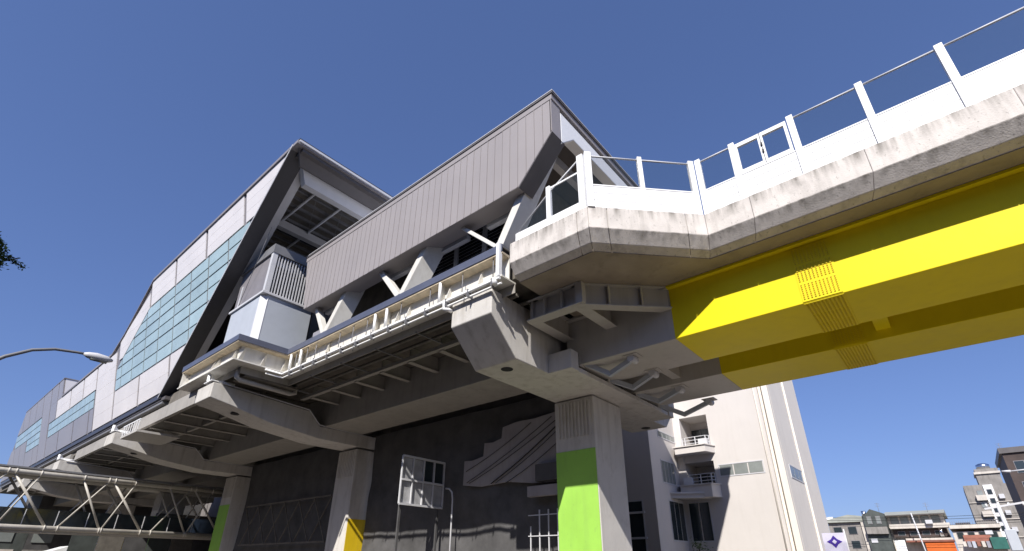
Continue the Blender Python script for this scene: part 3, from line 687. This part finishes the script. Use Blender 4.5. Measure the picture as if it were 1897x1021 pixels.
# bottom channel
box('base_channel', 'charcoal', HL, 9.25, 9.6, 38.6, 103.8, 11.55, 11.9)
box('base_channel', 'greymetal', HL, 9.4, 9.75, 38.4, 103.8, 11.2, 11.4)
box('base_channel', 'clad_dark', HL, 9.35, 9.7, 37.9, 103.9, 11.4, 11.62)

XF = None
# ================================================================== truss footbridge
FB = thing('truss_footbridge', (5, 56, 3.7), 'white steel tube truss footbridge crossing under the station', 'footbridge')
for yt, nm in ((55, 0), (57.6, 1)):
    tube('chord', 'truss', FB, [(-25, yt, 8.02), (27, yt, 8.02)], .2, 14); tube('chord', 'truss', FB, [(-25, yt, 4.05), (27, yt, 4.05)], .2, 14)
    for k in range(-5, 3):
        o = k*6.45
        for (xa, xb, r) in ((5.5+o, 8.4+o, .11), (9.8+o, 11.9+o, .1), (7.0+o, 6.5+o-.9, .07), (11.5+o, 9.2+o, .07)):
            tube('diagonal', 'truss', FB, [(xa, yt, 7.85), (xb, yt, 4.2)], r*.85, 8)
            for (x, z) in ((xa, 8.02), (xb, 4.05)): tube('collar', 'truss', FB, [(x-.05, yt, z), (x+.05, yt, z)], .25, 14) if nm == 0 else None
box('walkway_roof', 'greymetal', FB, -25, 27, 54.9, 57.8, 8.3, 8.42)
box('walkway_floor', 'greypaint', FB, -25, 27, 55.1, 57.5, 3.75, 3.95)
box('walkway_panel', 'windark', FB, -25, 27, 57.3, 57.34, 4.3, 5.6)
for k in range(26): box('railing_post', 'light_metal', FB, -25+k*2, -24.95+k*2, 55.4, 55.45, 4.2, 5.4)

# ================================================================== street lamp and tree at left
LP = thing('street_lamp', (-.1, 24.7, 0), 'grey curved arm street lamp reaching in from the left', 'street lamp')
MB().tube([(-.1, 24.7, 0), (-.1, 24.7, 5.5), (.1, 24.7, 7.0), (.45, 24.7, 7.8), (.9, 24.7, 8.3), (1.5, 24.7, 8.75), (2.1, 24.7, 8.98), (2.75, 24.7, 9.06), (3.1, 24.7, 9.08)], [.1, .09, .08, .07, .065, .06, .055, .05, .05], 10).build('pole', 'greymetal', LP, smooth=True)
MB().tube([(2.95, 24.7, 9.07), (3.1, 24.7, 9.06), (3.35, 24.7, 9.06), (3.7, 24.7, 9.05), (3.92, 24.7, 9.05)], [.05, .12, .16, .14, .05], 14).build('lamp_head', 'light_metal', LP, smooth=True)
tube('lamp_glass', 'winglass', LP, [(3.2, 24.7, 8.98), (3.75, 24.7, 8.97)], .1, 10)

def leafcloud(centers, nper, rad, size, m_='leaf'):
    mb = MB()
    for c in centers:
        c = Vector(c)
        for _ in range(nper):
            d = Vector((random.gauss(0, 1), random.gauss(0, 1), random.gauss(0, .8)))*rad*.5
            p = c+d; a = Vector((random.uniform(-1, 1), random.uniform(-1, 1), random.uniform(-.6, .3))).normalized(); b = a.cross(Vector((random.uniform(-1, 1), random.uniform(-1, 1), 1))).normalized()
            s = size*random.uniform(.6, 1.3)
            mb.add([p, p+a*s*.5+b*s*.22, p+a*s, p+a*s*.5-b*s*.22], [(0, 1, 2, 3)])
    return mb
TR = thing('street_tree', (-2.2, 13.5, 0), 'leafy tree whose branch tip reaches in at the left edge', 'tree')
MB().tube([(-2.2, 13.5, 0), (-2.15, 13.5, 2.5), (-2.3, 13.6, 4.6), (-2.2, 13.5, 6.3)], [.22, .18, .15, .09], 10).build('trunk', 'bark', TR, smooth=True)
tips = []
lb = MB()
for e in ((-.0, 12.2, 6.75), (-.6, 12.4, 6.4), (-3.8, 14.5, 6.6), (-2.5, 15.2, 7.2), (-3.2, 12.4, 7.0)):
    e = Vector(e); s_ = Vector((-2.25, 13.55, 4.6)); mid = s_.lerp(e, .55)+Vector((0, 0, .35)); lb.tube([s_, mid, e], [.07, .045, .012], 7); tips += [s_.lerp(e, .7)+Vector((0, 0, .2)), e.lerp(mid, .3), e]
lb.build('limb', 'bark', TR, smooth=True)
cs = [Vector((-.42, 12.2, 6.98)), Vector((-.36, 12.05, 6.85)), Vector((-.3, 12.0, 6.66)), Vector((-.22, 12.0, 6.5)), Vector((-.4, 12.0, 6.5)), Vector((-.5, 12.1, 6.7)), Vector((-.32, 12.1, 6.38))]
MBc = leafcloud([c for c in tips[6:] if c.x < -1.9]+[Vector((-3, 13.6, 7.2)), Vector((-2.6, 14.2, 6.8))], 500, .95, .12); cl2 = leafcloud(cs, 230, .13, .075)
# trim any leaves that would swing in over the open sky, then join
MBc.add(cl2.v, cl2.f); MBc.tube([(-.9, 12.4, 6.7), (-.3, 12.05, 6.68), (.1, 11.98, 6.6)], [.02, .012, .004], 5)
c2 = leafcloud([Vector((-.12, 12.0, 6.62)), Vector((.0, 12.0, 6.6)), Vector((.1, 11.98, 6.55))], 50, .07, .06); MBc.add(c2.v, c2.f)
MBc.build('crown', 'leaf', TR)

# ================================================================== white building at right
WB = thing('white_building', (45, 15, 0), 'tall white and beige rendered building with balconies behind the pier', 'building')
HT = 24
ZT = HT
# main wall pieces around the loggia openings
box('wall', 'wallwhite', WB, 40, 50.3, 9.3, 13.45, 0, ZT)
box('wall', 'wallwhite', WB, 42.3, 50.3, 13.45, 16.3, 0, ZT)
box('wall', 'wallbeige', WB, 40.35, 45.45, 8.55, 9.3, 0, ZT); box('wall', 'wallbeige', WB, 45.47, 50.3, 8.52, 9.3, 0, ZT)
box('corner_pilaster', 'wallbeige', WB, 39.9, 40.3, 8.55, 8.95, 0, ZT)
box('downpipe', 'wallbeige', WB, 45.3, 45.44, 8.42, 8.54, 0, ZT)
box('wall', 'wallwhite', WB, 35.1, 50, 16.3, 25.5, 0, ZT)
for z0, z1 in ((0, 6.6), (9.1, 10.0), (12.75, ZT)):
    box('wall', 'wallwhite', WB, 40, 42.3, 13.45, 16.3, z0, z1)
for z0, z1 in ((6.6, 9.1), (10.0, 12.75)):
    box('wall', 'wallwhite', WB, 40, 42.3, 15.7, 16.3, z0, z1)
    f = box('loggia_glass', 'windark', WB, 42.15, 42.28, 13.5, 15.6, z0+.05, z1-.6)
    for yv in (14.1, 14.8): box('frame', 'greymetal', f, 42.08, 42.14, yv, yv+.08, z0+.05, z1-.6)
def balcony(z, y0, y1, out, deep):
    # faceted balcony: slab polygon in plan
    pl = [(40.0, y0), (40-out, y0+.35), (40-out, y1-.3), (40.0, y1)]
    ext('balcony', 'wallwhite', WB, 'z', pl, z-deep, z, .02)
    ext('balcony', 'wallwhite', WB, 'z', [(40.0, y0-.08), (40-out-.1, y0+.3), (40-out-.1, y1-.2), (40.0, y1+.1)], z-.09, z-.02)
    rl = MB()
    pts = [(39.95, y0+.05), (40-out+.08, y0+.4), (40-out+.08, y1-.35), (39.95, y1-.05)]
    pts = [(39.97, y0+.3), (39.75, y0+.5), (39.75, y1-.9), (39.97, y1-.6)]
    for h in (.3, .55, .8): rl.tube([(x, y_, z+h) for x, y_ in pts], .025, 6)
    for (x, y_) in pts+[(39.75, (y0+y1)/2-.2)]: rl.box(x-.03, x+.03, y_-.03, y_+.03, z, z+.82)
    rl.build('balcony_railing', 'light_metal', WB)
balcony(10.25, 13.2, 16.25, 1.15, .6); balcony(7.35, 13.2, 16.25, 1.0, 1.0)
ext('canopy', 'wallwhite', WB, 'z', [(40, 14.0), (39.0, 14.2), (37.8, 16.3), (40, 16.3)], 6.3, 6.75, .02)
ext('canopy', 'wallwhite', WB, 'z', [(40, 13.95), (38.9, 14.15), (37.7, 16.3), (40, 16.3)], 6.6, 6.68)
# windows
def window(x0, x1, y0, y1, z0, z1, face, n, gl='winglass', fr='light_metal'):
    """window in a wall facing -X (face x at x0) or -Y (face y at y0)"""
    d = .05
    if face == 'x':
        w_ = MB().box(x0-.03, x0+.02, y0-.06, y1+.06, z0-.08, z0).box(x0-.03, x0+.02, y0-.06, y1+.06, z1, z1+.07).box(x0-.03, x0+.02, y0-.06, y0, z0, z1).box(x0-.03, x0+.02, y1, y1+.06, z0, z1)
        wo = w_.build('window', fr, WB)
        for i in range(n):
            a = y0+(y1-y0)*i/n; b = y0+(y1-y0)*(i+1)/n; box('pane', gl, wo, x0-.02, x0+.01, a+.04, b-.04, z0+.02, z1-.02)
    else:
        w_ = MB().box(x0-.06, x1+.06, y0-.03, y0+.02, z0-.08, z0).box(x0-.06, x1+.06, y0-.03, y0+.02, z1, z1+.07).box(x0-.06, x0, y0-.03, y0+.02, z0, z1).box(x1, x1+.06, y0-.03, y0+.02, z0, z1)
        wo = w_.build('window', fr, WB)
        for i in range(n):
            a = x0+(x1-x0)*i/n; b = x0+(x1-x0)*(i+1)/n; box('pane', gl, wo, a+.05, b-.05, y0-.02, y0+.01, z0+.02, z1-.02)
window(40, 0, 9.95, 13.1, 7.9, 8.68, 'x', 3); pass
window(41.4, 45.0, 8.55, 0, 7.6, 8.4, 'y', 3)
window(36.8, 39.1, 16.3, 0, 7.4, 9.0, 'y', 4, 'winglass', 'light_metal'); window(36.8, 39.9, 16.3, 0, 10.85, 11.25, 'y', 4)
window(35.1, 0, 17.35, 18.9, .3, 5.95, 'x', 1, 'windark', 'light_metal')
for z in (3.4, 5.1): box('window_bar', 'light_metal', WB, 35.0, 35.1, 17.2, 19.0, z, z+.14)
window(37.4, 39.9, 16.3, 0, 3.4, 6.1, 'y', 3, 'windark', 'light_metal'); window(40, 0, 14.3, 15.9, 3.4, 6.1, 'x', 2, 'windark', 'light_metal')
for (x, y, z) in ((39.5, 13.9, 10.25), (39.5, 15.5, 7.4)): box('air_conditioner', 'light_metal', WB, x+.05, x+.4, y-.35, y+.35, z, z+.55, .02)
tube('downpipe', 'wallbeige', WB, [(39.93, 9.55, 0), (39.93, 9.55, 23)], .05, 8)
tube('conduit_pipe', 'light_metal', WB, [(39.95, 15.75, 9.2), (39.95, 15.75, 13)], .04, 6)
PS = thing('rooftop_plants', (38.6, 14.9, 3.4), 'small dark shrub by the shaded ground floor glazing of the white building', 'plant')
leafcloud([(38.6, 14.8, 2.9), (38.7, 15.2, 3.1)], 120, .5, .16).build('foliage', 'leaf', PS)
tube('stem', 'bark', PS, [(38.65, 15, 0), (38.6, 15, 3.0)], .04, 6)

# ================================================================== dark building behind the piers
DB = thing('dark_grey_building', (44, 55, 0), 'dark grey windowless building wall in the shade behind the piers', 'building')
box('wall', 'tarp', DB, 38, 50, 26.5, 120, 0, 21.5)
for k in range(14):
    box('wall_pier', 'tarp', DB, 37.85, 38, 28.5+k*7, 28.9+k*7, 0, 21)

M['sheet'] = mat('mauve_grey_sheet', (.33, .305, .30), .8, var=.12, scale=.7, streak=.4, staincol=(.22, .19, .19))
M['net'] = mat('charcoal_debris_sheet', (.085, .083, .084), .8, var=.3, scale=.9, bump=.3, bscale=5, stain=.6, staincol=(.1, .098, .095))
def sheet(name, label, y0, y1, z1, x=20.3, amp=.12):
    """wrinkled hanging sheet with real folds, 4 cm thick"""
    mb = MB(); ny = int((y1-y0)/.35); nz = int(z1/.35)
    from mathutils import noise
    def h(y, z): return amp*(noise.noise(Vector((y*.35, z*.22, 3)))*1.6+noise.noise(Vector((y*1.3, z*.7, 9)))*.6+.25*noise.noise(Vector((y*3, z*2.2, 1))))
    vs = []; fs = []
    for dx in (0, .04):
        for i in range(ny+1):
            for j in range(nz+1):
                y = y0+(y1-y0)*i/ny; z = z1*j/nz; vs.append((x+dx+h(y, z), y, z))
    n = (ny+1)*(nz+1)
    for i in range(ny):
        for j in range(nz):
            a = i*(nz+1)+j; fs.append((a, a+1, a+nz+2, a+nz+1)); fs.append((n+a, n+a+nz+1, n+a+nz+2, n+a+1))
    mb.add(vs, fs); o = mb.build(name, 'net', None)
    for p in o.data.polygons: p.use_smooth = True
    return tag(o, label, 'hoarding', 'charcoal sheets hung below the station floor')
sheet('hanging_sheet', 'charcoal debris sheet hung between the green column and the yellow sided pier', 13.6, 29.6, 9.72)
sheet('hanging_sheet', 'charcoal sheet standing in for the deep shade beyond the yellow sided pier', 32.6, 48.2, 9.72)  # dark sheet put where the gap beyond the pier is only in shade
SH = thing('wall_stand_in', (20.05, 17, 5), 'mauve grey stepped sheet standing in for a paler wall, black cables standing in for wire shadows, left of the green column', 'panel')
ext('sheet', 'sheet', SH, 'x', [(20.45, 5.6), (19.1, 5.42), (17.2, 5.5), (15.6, 5.3), (13.65, 5.22), (13.65, 8.66), (15.4, 8.5), (16.6, 8.52), (17.6, 8.38), (17.68, 7.8), (18.3, 7.66), (18.92, 7.7), (18.98, 7.0), (19.8, 6.86), (20.42, 6.9)], 20.0, 20.06)  # flat sheet stands in for the paler wall glimpsed past the dark sheeting
box('bracket_box', 'net', SH, 19.7, 20.0, 13.6, 15.2, 5.3, 6.1); box('lower_shelf', 'sheet', SH, 19.7, 19.98, 13.6, 15.7, 4.62, 5.1)
for k, (y0, z0, y1, z1) in enumerate([(20.1, 5.7, 14.3, 8.4), (19.9, 5.65, 14.0, 8.2), (20.2, 6.3, 15.6, 8.3), (18.3, 5.5, 13.7, 8.1), (18.0, 5.5, 13.6, 7.9), (17.4, 5.4, 13.6, 7.3)]):
    pts = []
    for i in range(11):
        t = i/10; pts.append((19.93, y0+(y1-y0)*t, z0+(z1-z0)*t-.5*t*(1-t)))
    tube('shadow_cable', 'black', SH, pts, .016 if k != 3 else .028, 6)  # black tubes drawn in place of wire shadows on that wall
# framed glazed hoarding standing crosswise below the floor
GF = thing('glazed_frame', (18.5, 22, 0), 'white framed pane grid standing crosswise in front of the charcoal sheet', 'screen')
x0, x1, yv, z0, z1 = 16.95, 19.95, 22, 4.5, 6.95
for i in range(5): box('mullion', 'light_metal', GF, x0+i*(x1-x0)/4-.03, x0+i*(x1-x0)/4+.03, yv-.05, yv+.05, z0, z1)
for z in (z0, (z0+z1)/2, z1): box('transom', 'light_metal', GF, x0, x1, yv-.07, yv+.03, z-.05, z+.05)
for i in range(4):
    for j in range(2):
        a = x0+i*(x1-x0)/4+.04; b = a+(x1-x0)/4-.08; c = z0+j*(z1-z0)/2+.06
        box('pane', 'windark' if j == 1 and i > 1 else 'sheetpane', GF, a, b, yv+.06, yv+.09, c, c+(z1-z0)/2-.12)
for x in (x0+.2, x1-.2): box('prop', 'net', GF, x-.06, x+.06, yv+.1, yv+.2, 0, 6.9)
L2 = thing('street_lamp', (19.8, 20.9, 0), 'thin grey hooked lamp post in front of the charcoal sheet', 'street lamp')
MB().tube([(19.7, 20.9, 0), (19.7, 20.9, 4.9), (19.7, 20.98, 5.25), (19.7, 21.2, 5.45), (19.7, 21.5, 5.5)], .045, 8).build('pole', 'light_metal', L2, smooth=True)
SFm = thing('steel_frame', (19.7, 14.7, 0), 'open grey steel post frame left of the green panelled column', 'frame')
for i in range(4): box('post', 'light_metal', SFm, 19.66, 19.71, 13.9+i*.52, 13.95+i*.52, 0, 4.0-(.7 if i == 3 else 0))
for z in (2.85, 3.75): box('rail', 'light_metal', SFm, 19.63, 19.66, 13.7, 15.6, z, z+.04)
# scaffold lattice in front of the second sheet
SC = thing('lattice_frame', (19.8, 40, 0), 'grey lattice frame in the dark left of the yellow sided pier', 'frame')
for i in range(6):
    y0 = 33.5+i*2.2
    beam('diagonal', 'slab', SC, (19.9, y0, 3.0), (19.9, y0+2.2, 6.0), .07, .07); beam('diagonal', 'slab', SC, (19.95, y0+2.2, 3.0), (19.95, y0, 6.0), .07, .07)
for z in (3.0, 6.0): box('rail', 'slab', SC, 19.85, 19.92, 33.5, 46.7, z, z+.1)
BR = thing('shop_row', (10, 112, 0), 'dark grey green shop row far beyond the truss footbridge', 'building')
box('wall', 'house_d', BR, -14, 15, 108, 122, 0, 7.5); box('wall', 'net', BR, 15, 40, 108.02, 122, 0, 14.5)
for i in range(11):
    box('window', 'winglass', BR, -12+i*4.6, -9.6+i*4.6, 107.9, 108, 4.4, 6.6); box('shutter', ['house_a', 'greenfab', 'house_b'][i % 3], BR, -12.6+i*4.6, -9+i*4.6, 107.85, 108, .2, 3.4)
HG = thing('green_hoarding', (20, 64, 0), 'dull green panel hoarding under the station behind the footbridge', 'hoarding')
for i in range(12): box('panel', ['house_d', 'slab', 'net'][i % 3], HG, 12+i*2.1, 14.05+i*2.1, 64, 64.08, 0, 6.4 if i > 2 else 5.2)
# low red banner and kiosk at lower left
KS = thing('street_kiosk', (16, 75, 0), 'white roofed street kiosk far below the footbridge', 'kiosk')
box('kiosk_wall', 'house_b', KS, 12, 16, 74, 78, 0, 2.4); ext('kiosk_roof', 'white', KS, 'y', [(11.6, 2.4), (16.4, 2.4), (14, 3.3)], 73.6, 78.4); box('banner', 'red', KS, 16.5, 17.2, 74, 74.1, .8, 3.2)

# ================================================================== distant houses at right
def win_grid(par, face, c, a0, a1, z0, z1, na, nz, gl='windark', wf=.55, hf=.5):
    da = (a1-a0)/na; dz = (z1-z0)/nz
    for i in range(na):
        for j in range(nz):
            ca = a0+(i+.5)*da; cz = z0+(j+.5)*dz; ha = da*wf/2; hz = dz*hf/2
            if face == 'x':
                w_ = box('window', 'mull', par, c-.06, c+.02, ca-ha-.08, ca+ha+.08, cz-hz-.08, cz+hz+.08); box('pane', gl, w_, c-.1, c-.062, ca-ha, ca+ha, cz-hz, cz+hz)
            else:
                w_ = box('window', 'mull', par, ca-ha-.08, ca+ha+.08, c-.06, c+.02, cz-hz-.08, cz+hz+.08); box('pane', gl, w_, ca-ha, ca+ha, c-.1, c-.062, cz-hz, cz+hz)
# house A left
H = thing('row_house', (113, 16, 0), 'stained grey row house with sagging tin roof next to the white building', 'house')
box('wall', 'house_a', H, 110, 118, 13.6, 18.6, 0, 9.0); ext('roof', 'tin', H, 'x', [(13.2, 9.0), (18.8, 9.0), (18.6, 9.5), (15.2, 10.2), (13.2, 9.9)], 109.5, 118.5)
win_grid(H, 'x', 110, 14, 18.4, 2, 8.8, 2, 3); box('side_wall', 'house_b', H, 109.6, 118, 12.9, 13.6, 0, 9.2)
tag(tube('water_tank', 'white', None, [(112, 19.2, 9.6), (112, 17.9, 9.6)], .55, 14), 'white horizontal water tank on a roof beside the beige building edge', 'water tank')
# house B centre
H = thing('balcony_house', (115, 7, 0), 'wide three storey house with long tin roof and pink white balcony band', 'house')
box('wall', 'house_b', H, 112, 124, 2.3, 9.9, 0, 9.9)
ext('roof', 'tin', H, 'y', [(110.6, 9.85), (110.6, 10.0), (117, 10.9), (124, 10.0), (124, 9.85)], 1.9, 10.3)
box('eave', 'clad_dark', H, 110.5, 111, 1.9, 10.2, 9.75, 9.9)
box('balcony_band', 'house_b', H, 110.3, 112, 1.7, 9.7, 7.7, 8.4, .03); box('balcony_band', 'house_b', H, 110.4, 112, 1.9, 8.0, 5.9, 6.2)
box('awning', 'brownwall', H, 111.2, 112, 2.4, 9.5, 6.4, 7.6)
win_grid(H, 'x', 112, 2.6, 9.6, 8.4, 9.75, 5, 1, 'winglass', .7, .8); win_grid(H, 'x', 111.2, 2.6, 9.2, 6.5, 7.5, 4, 1)
tube('water_tank', 'steel', H, [(111.0, 3.1, 6.4), (111.0, 3.1, 7.7)], .3, 12)
box('shop_sign', 'orange', H, 110.0, 110.3, 1.9, 5.6, 4.2, 5.6); box('shop_awning', 'brick', H, 109.8, 112, 1.8, 8.0, 5.6, 5.85); box('wall_panel', 'white', H, 110.2, 110.4, 8.2, 9.6, 4.2, 5.9)
H = thing('gabled_house', (110, 11.6, 0), 'dark green grey narrow house with gabled top between the two tin roofs', 'house')
ext('wall', 'house_d', H, 'x', [(9.9, 0), (13.0, 0), (13.0, 9.6), (11.7, 10.9), (9.9, 10.1)], 109, 116)
win_grid(H, 'x', 109, 10.2, 12.8, 8.2, 10, 2, 1, 'winglass', .4, .6); box('balcony_band', 'house_a', H, 108.4, 109, 9.9, 12.9, 6.9, 8.0); box('balcony_band', 'house_d', H, 108.3, 109, 9.9, 12.9, 4.2, 5.2)
tube('water_tank', 'steel', H, [(110, 12.8, 9.8), (110, 12.8, 10.7)], .35, 12)
# house C low
H = thing('low_house', (112, -1, 0), 'low cream flat roofed house with brick red canopy', 'house')
box('wall', 'house_b', H, 110, 120, -4, 1.7, 0, 7.0); box('roof', 'house_b', H, 109.4, 120, -4.2, 1.9, 7.4, 8.0, .03)
box('roof_tank', 'charcoal', H, 111, 113, -.8, 1.0, 8.0, 8.35); win_grid(H, 'x', 110, -3.8, 1.5, 5.6, 7.3, 4, 1)
ext('canopy', 'brick', H, 'y', [(108.2, 5.4), (110, 6.5), (110, 5.4)], -2.6, .6); box('green_awning', 'greenfab', H, 107.6, 110, -4.2, -2.4, 4.4, 6.0)
for (x, y, z) in ((109.7, 4.2, 8.9), (109.8, -2.6, 7.1), (108.9, 12.2, 6.2), (111.0, 8.7, 6.0)):
    box('air_conditioner', 'light_metal', H, x, x+.4, y-.45, y+.45, z-.6, z)
for q in range(9): box('hanging_cloth', ['house_b', 'brick', 'pale', 'facgrey'][q % 4], H, 107.9, 107.95, -3.9+q*.55, -3.5+q*.55, 4.6+.1*(q % 3), 5.5)
for q in range(22): box('baluster', 'mull', H, 109.3, 109.36, -4.1+q*.27, -4.06+q*.27, 8.0, 8.5)
# tower D grey apartment
H = thing('grey_apartment', (140, -6, 0), 'grey apartment tower with white window strip and rooftop tank room', 'building')
s = 1.27
box('wall', 'house_a', H, 140, 152, -9.6, -2.0, 0, 17.0); box('window_strip', 'white', H, 139.8, 140, -6.4, -5.0, 7, 16.9)
win_grid(H, 'x', 139.8, -6.3, -5.1, 8, 16.4, 1, 5); box('stair_room', 'house_a', H, 140, 146, -8.2, -4.6, 17, 20); box('cornice', 'house_b', H, 139.7, 146.3, -8.4, -4.4, 19.0, 19.4)
for z in (9, 12, 15): box('balcony', 'house_b', H, 139.2, 140, -5.0, -3.4, z-1, z)
win_grid(H, 'x', 140, -4.9, -3.5, 8, 16.4, 1, 4, 'winglass')
H2 = thing('water_tank', (142, -6.2, 20), 'shiny stainless rooftop water tank on the grey apartment tower', 'water tank')
tube('tank', 'steel', H2, [(142, -6.2, 20.1), (142, -6.2, 21.0), (142, -6.2, 21.25)], [1.1, 1.1, .6], 18); tube('stand', 'greymetal', H2, [(142, -6.2, 19.9), (142, -6.2, 20.1)], .9, 8)
for z in (8.2, 11.2, 14.2): box('air_conditioner', 'light_metal', H, 139.4, 140, -7.6, -6.8, z, z+.8)
for k in range(4): box('ledge', 'house_b', H, 139.8, 140, -9.6, -2.0, 4+k*3.2, 4.12+k*3.2)
# tower E dark brown
H = thing('brown_apartment', (110, -12, 0), 'dark brown tiled apartment block cut by the right picture edge', 'building')
box('wall', 'brownwall', H, 107, 122, -20, -7.4, 0, 18.0); box('parapet', 'clad_dark', H, 106.7, 122.3, -20.3, -7.1, 17.6, 18.4); win_grid(H, 'x', 107, -11.5, -8, 5, 17, 2, 4, 'windark', .6, .55)
box('balcony', 'house_a', H, 105.9, 107, -11.5, -8.4, 9.2, 10.4); box('balcony', 'house_b', H, 105.9, 107, -11.5, -8.4, 5.2, 6.4)
# utility pole with cross arm, right edge
U = thing('utility_pole', (60, -2.9, 0), 'leaning looking white utility pole with cross arm at the lower right', 'utility pole')
tube('pole', 'light_metal', U, [(60, -2.72, 0), (60, -2.62, 6.6)], [.2, .13], 10)
beam('cross_arm', 'light_metal', U, (60, -1.7, 6.25), (60, -4.5, 6.65), .12, .14)
for t in (-1.9, -3.3, -4.2): tube('insulator', 'white', U, [(60, t, 6.4), (60, t, 6.65)], .07, 8)
box('transformer', 'pale', U, 59.6, 60.3, -3.1, -2.4, 3.0, 4.6, .05)
L3 = thing('street_lamp', (60, -6.6, 0), 'slender arm street lamp entering from the right edge before the towers', 'street lamp')
MB().tube([(60, -6.6, 0), (60, -6.6, 8.0), (60, -6.3, 8.9), (60, -5.4, 9.15), (60, -4.2, 9.1)], .06, 8).build('pole', 'light_metal', L3, smooth=True)
MB().tube([(60, -4.25, 9.1), (60, -3.7, 9.15)], [.12, .06], 8).build('lamp_head', 'light_metal', L3, smooth=True)
for k, (z, dz) in enumerate(((9.6, .5), (9.2, .45), (8.3, .4))):
    pts = [(106, 18-26*i/12, z-1.2*(i/12)*(1-i/12)-dz*i/12) for i in range(13)]
    tag(tube('overhead_wire', 'black', None, pts, .03, 5), ['highest black wire sagging in front of the distant houses', 'middle black wire sagging in front of the distant houses', 'lowest black wire sagging in front of the distant houses'][k], 'wire', 'overhead wires before the distant houses')
for k, (x, y, z, lb) in enumerate(((111, 10.6, 10.9, 'thin rooftop aerial on the dark gabled house'), (112, 4.0, 10.6, 'thin rooftop aerial on the long tin roof'), (109, -7.6, 18.4, 'thin rooftop aerial on the brown apartment corner'))):
    A = thing('roof_aerial', (x, y, z), lb, 'aerial'); tube('mast', 'greymetal', A, [(x, y, z-.6), (x, y, z+1.1)], .03, 5)
    for q in (.5, .75, 1.0): box('element', 'greymetal', A, x-.02, x+.02, y-.35, y+.35, z+q, z+q+.03)
# roof edge antenna mast house pole
P3 = thing('roof_mast', (108, 6.1, 0), 'thin pale pole rising in front of the balcony house', 'pole')
tube('mast', 'light_metal', P3, [(108, 5.5, 0), (108, 6.1, 9.9)], .09, 8)
# emblem sign
SG = thing('emblem_sign', (38.2, 6.2, 0), 'lilac board with dark purple four pointed emblem by the beige corner', 'sign')
xs = 38.2; yc, zc = 6.35, 3.1
box('board', 'lilac', SG, xs, xs+.06, 5.75, 6.95, 2.35, 3.6)
tube('post', 'light_metal', SG, [(xs+.03, 5.72, 0), (xs+.03, 5.72, 3.8)], .04, 8)
pts = []
for i in range(8):
    a_ = i*math.pi/4; r_ = .42 if i % 2 == 0 else .24; pts.append((yc+math.cos(a_)*r_, zc+math.sin(a_)*r_*.85))
ext('emblem', 'purple', SG, 'x', pts, xs-.012, xs); ext('emblem_centre', 'lilac', SG, 'x', [(yc+math.cos(i*math.pi/2)*.13, zc+math.sin(i*math.pi/2)*.13) for i in range(4)], xs-.02, xs-.012)
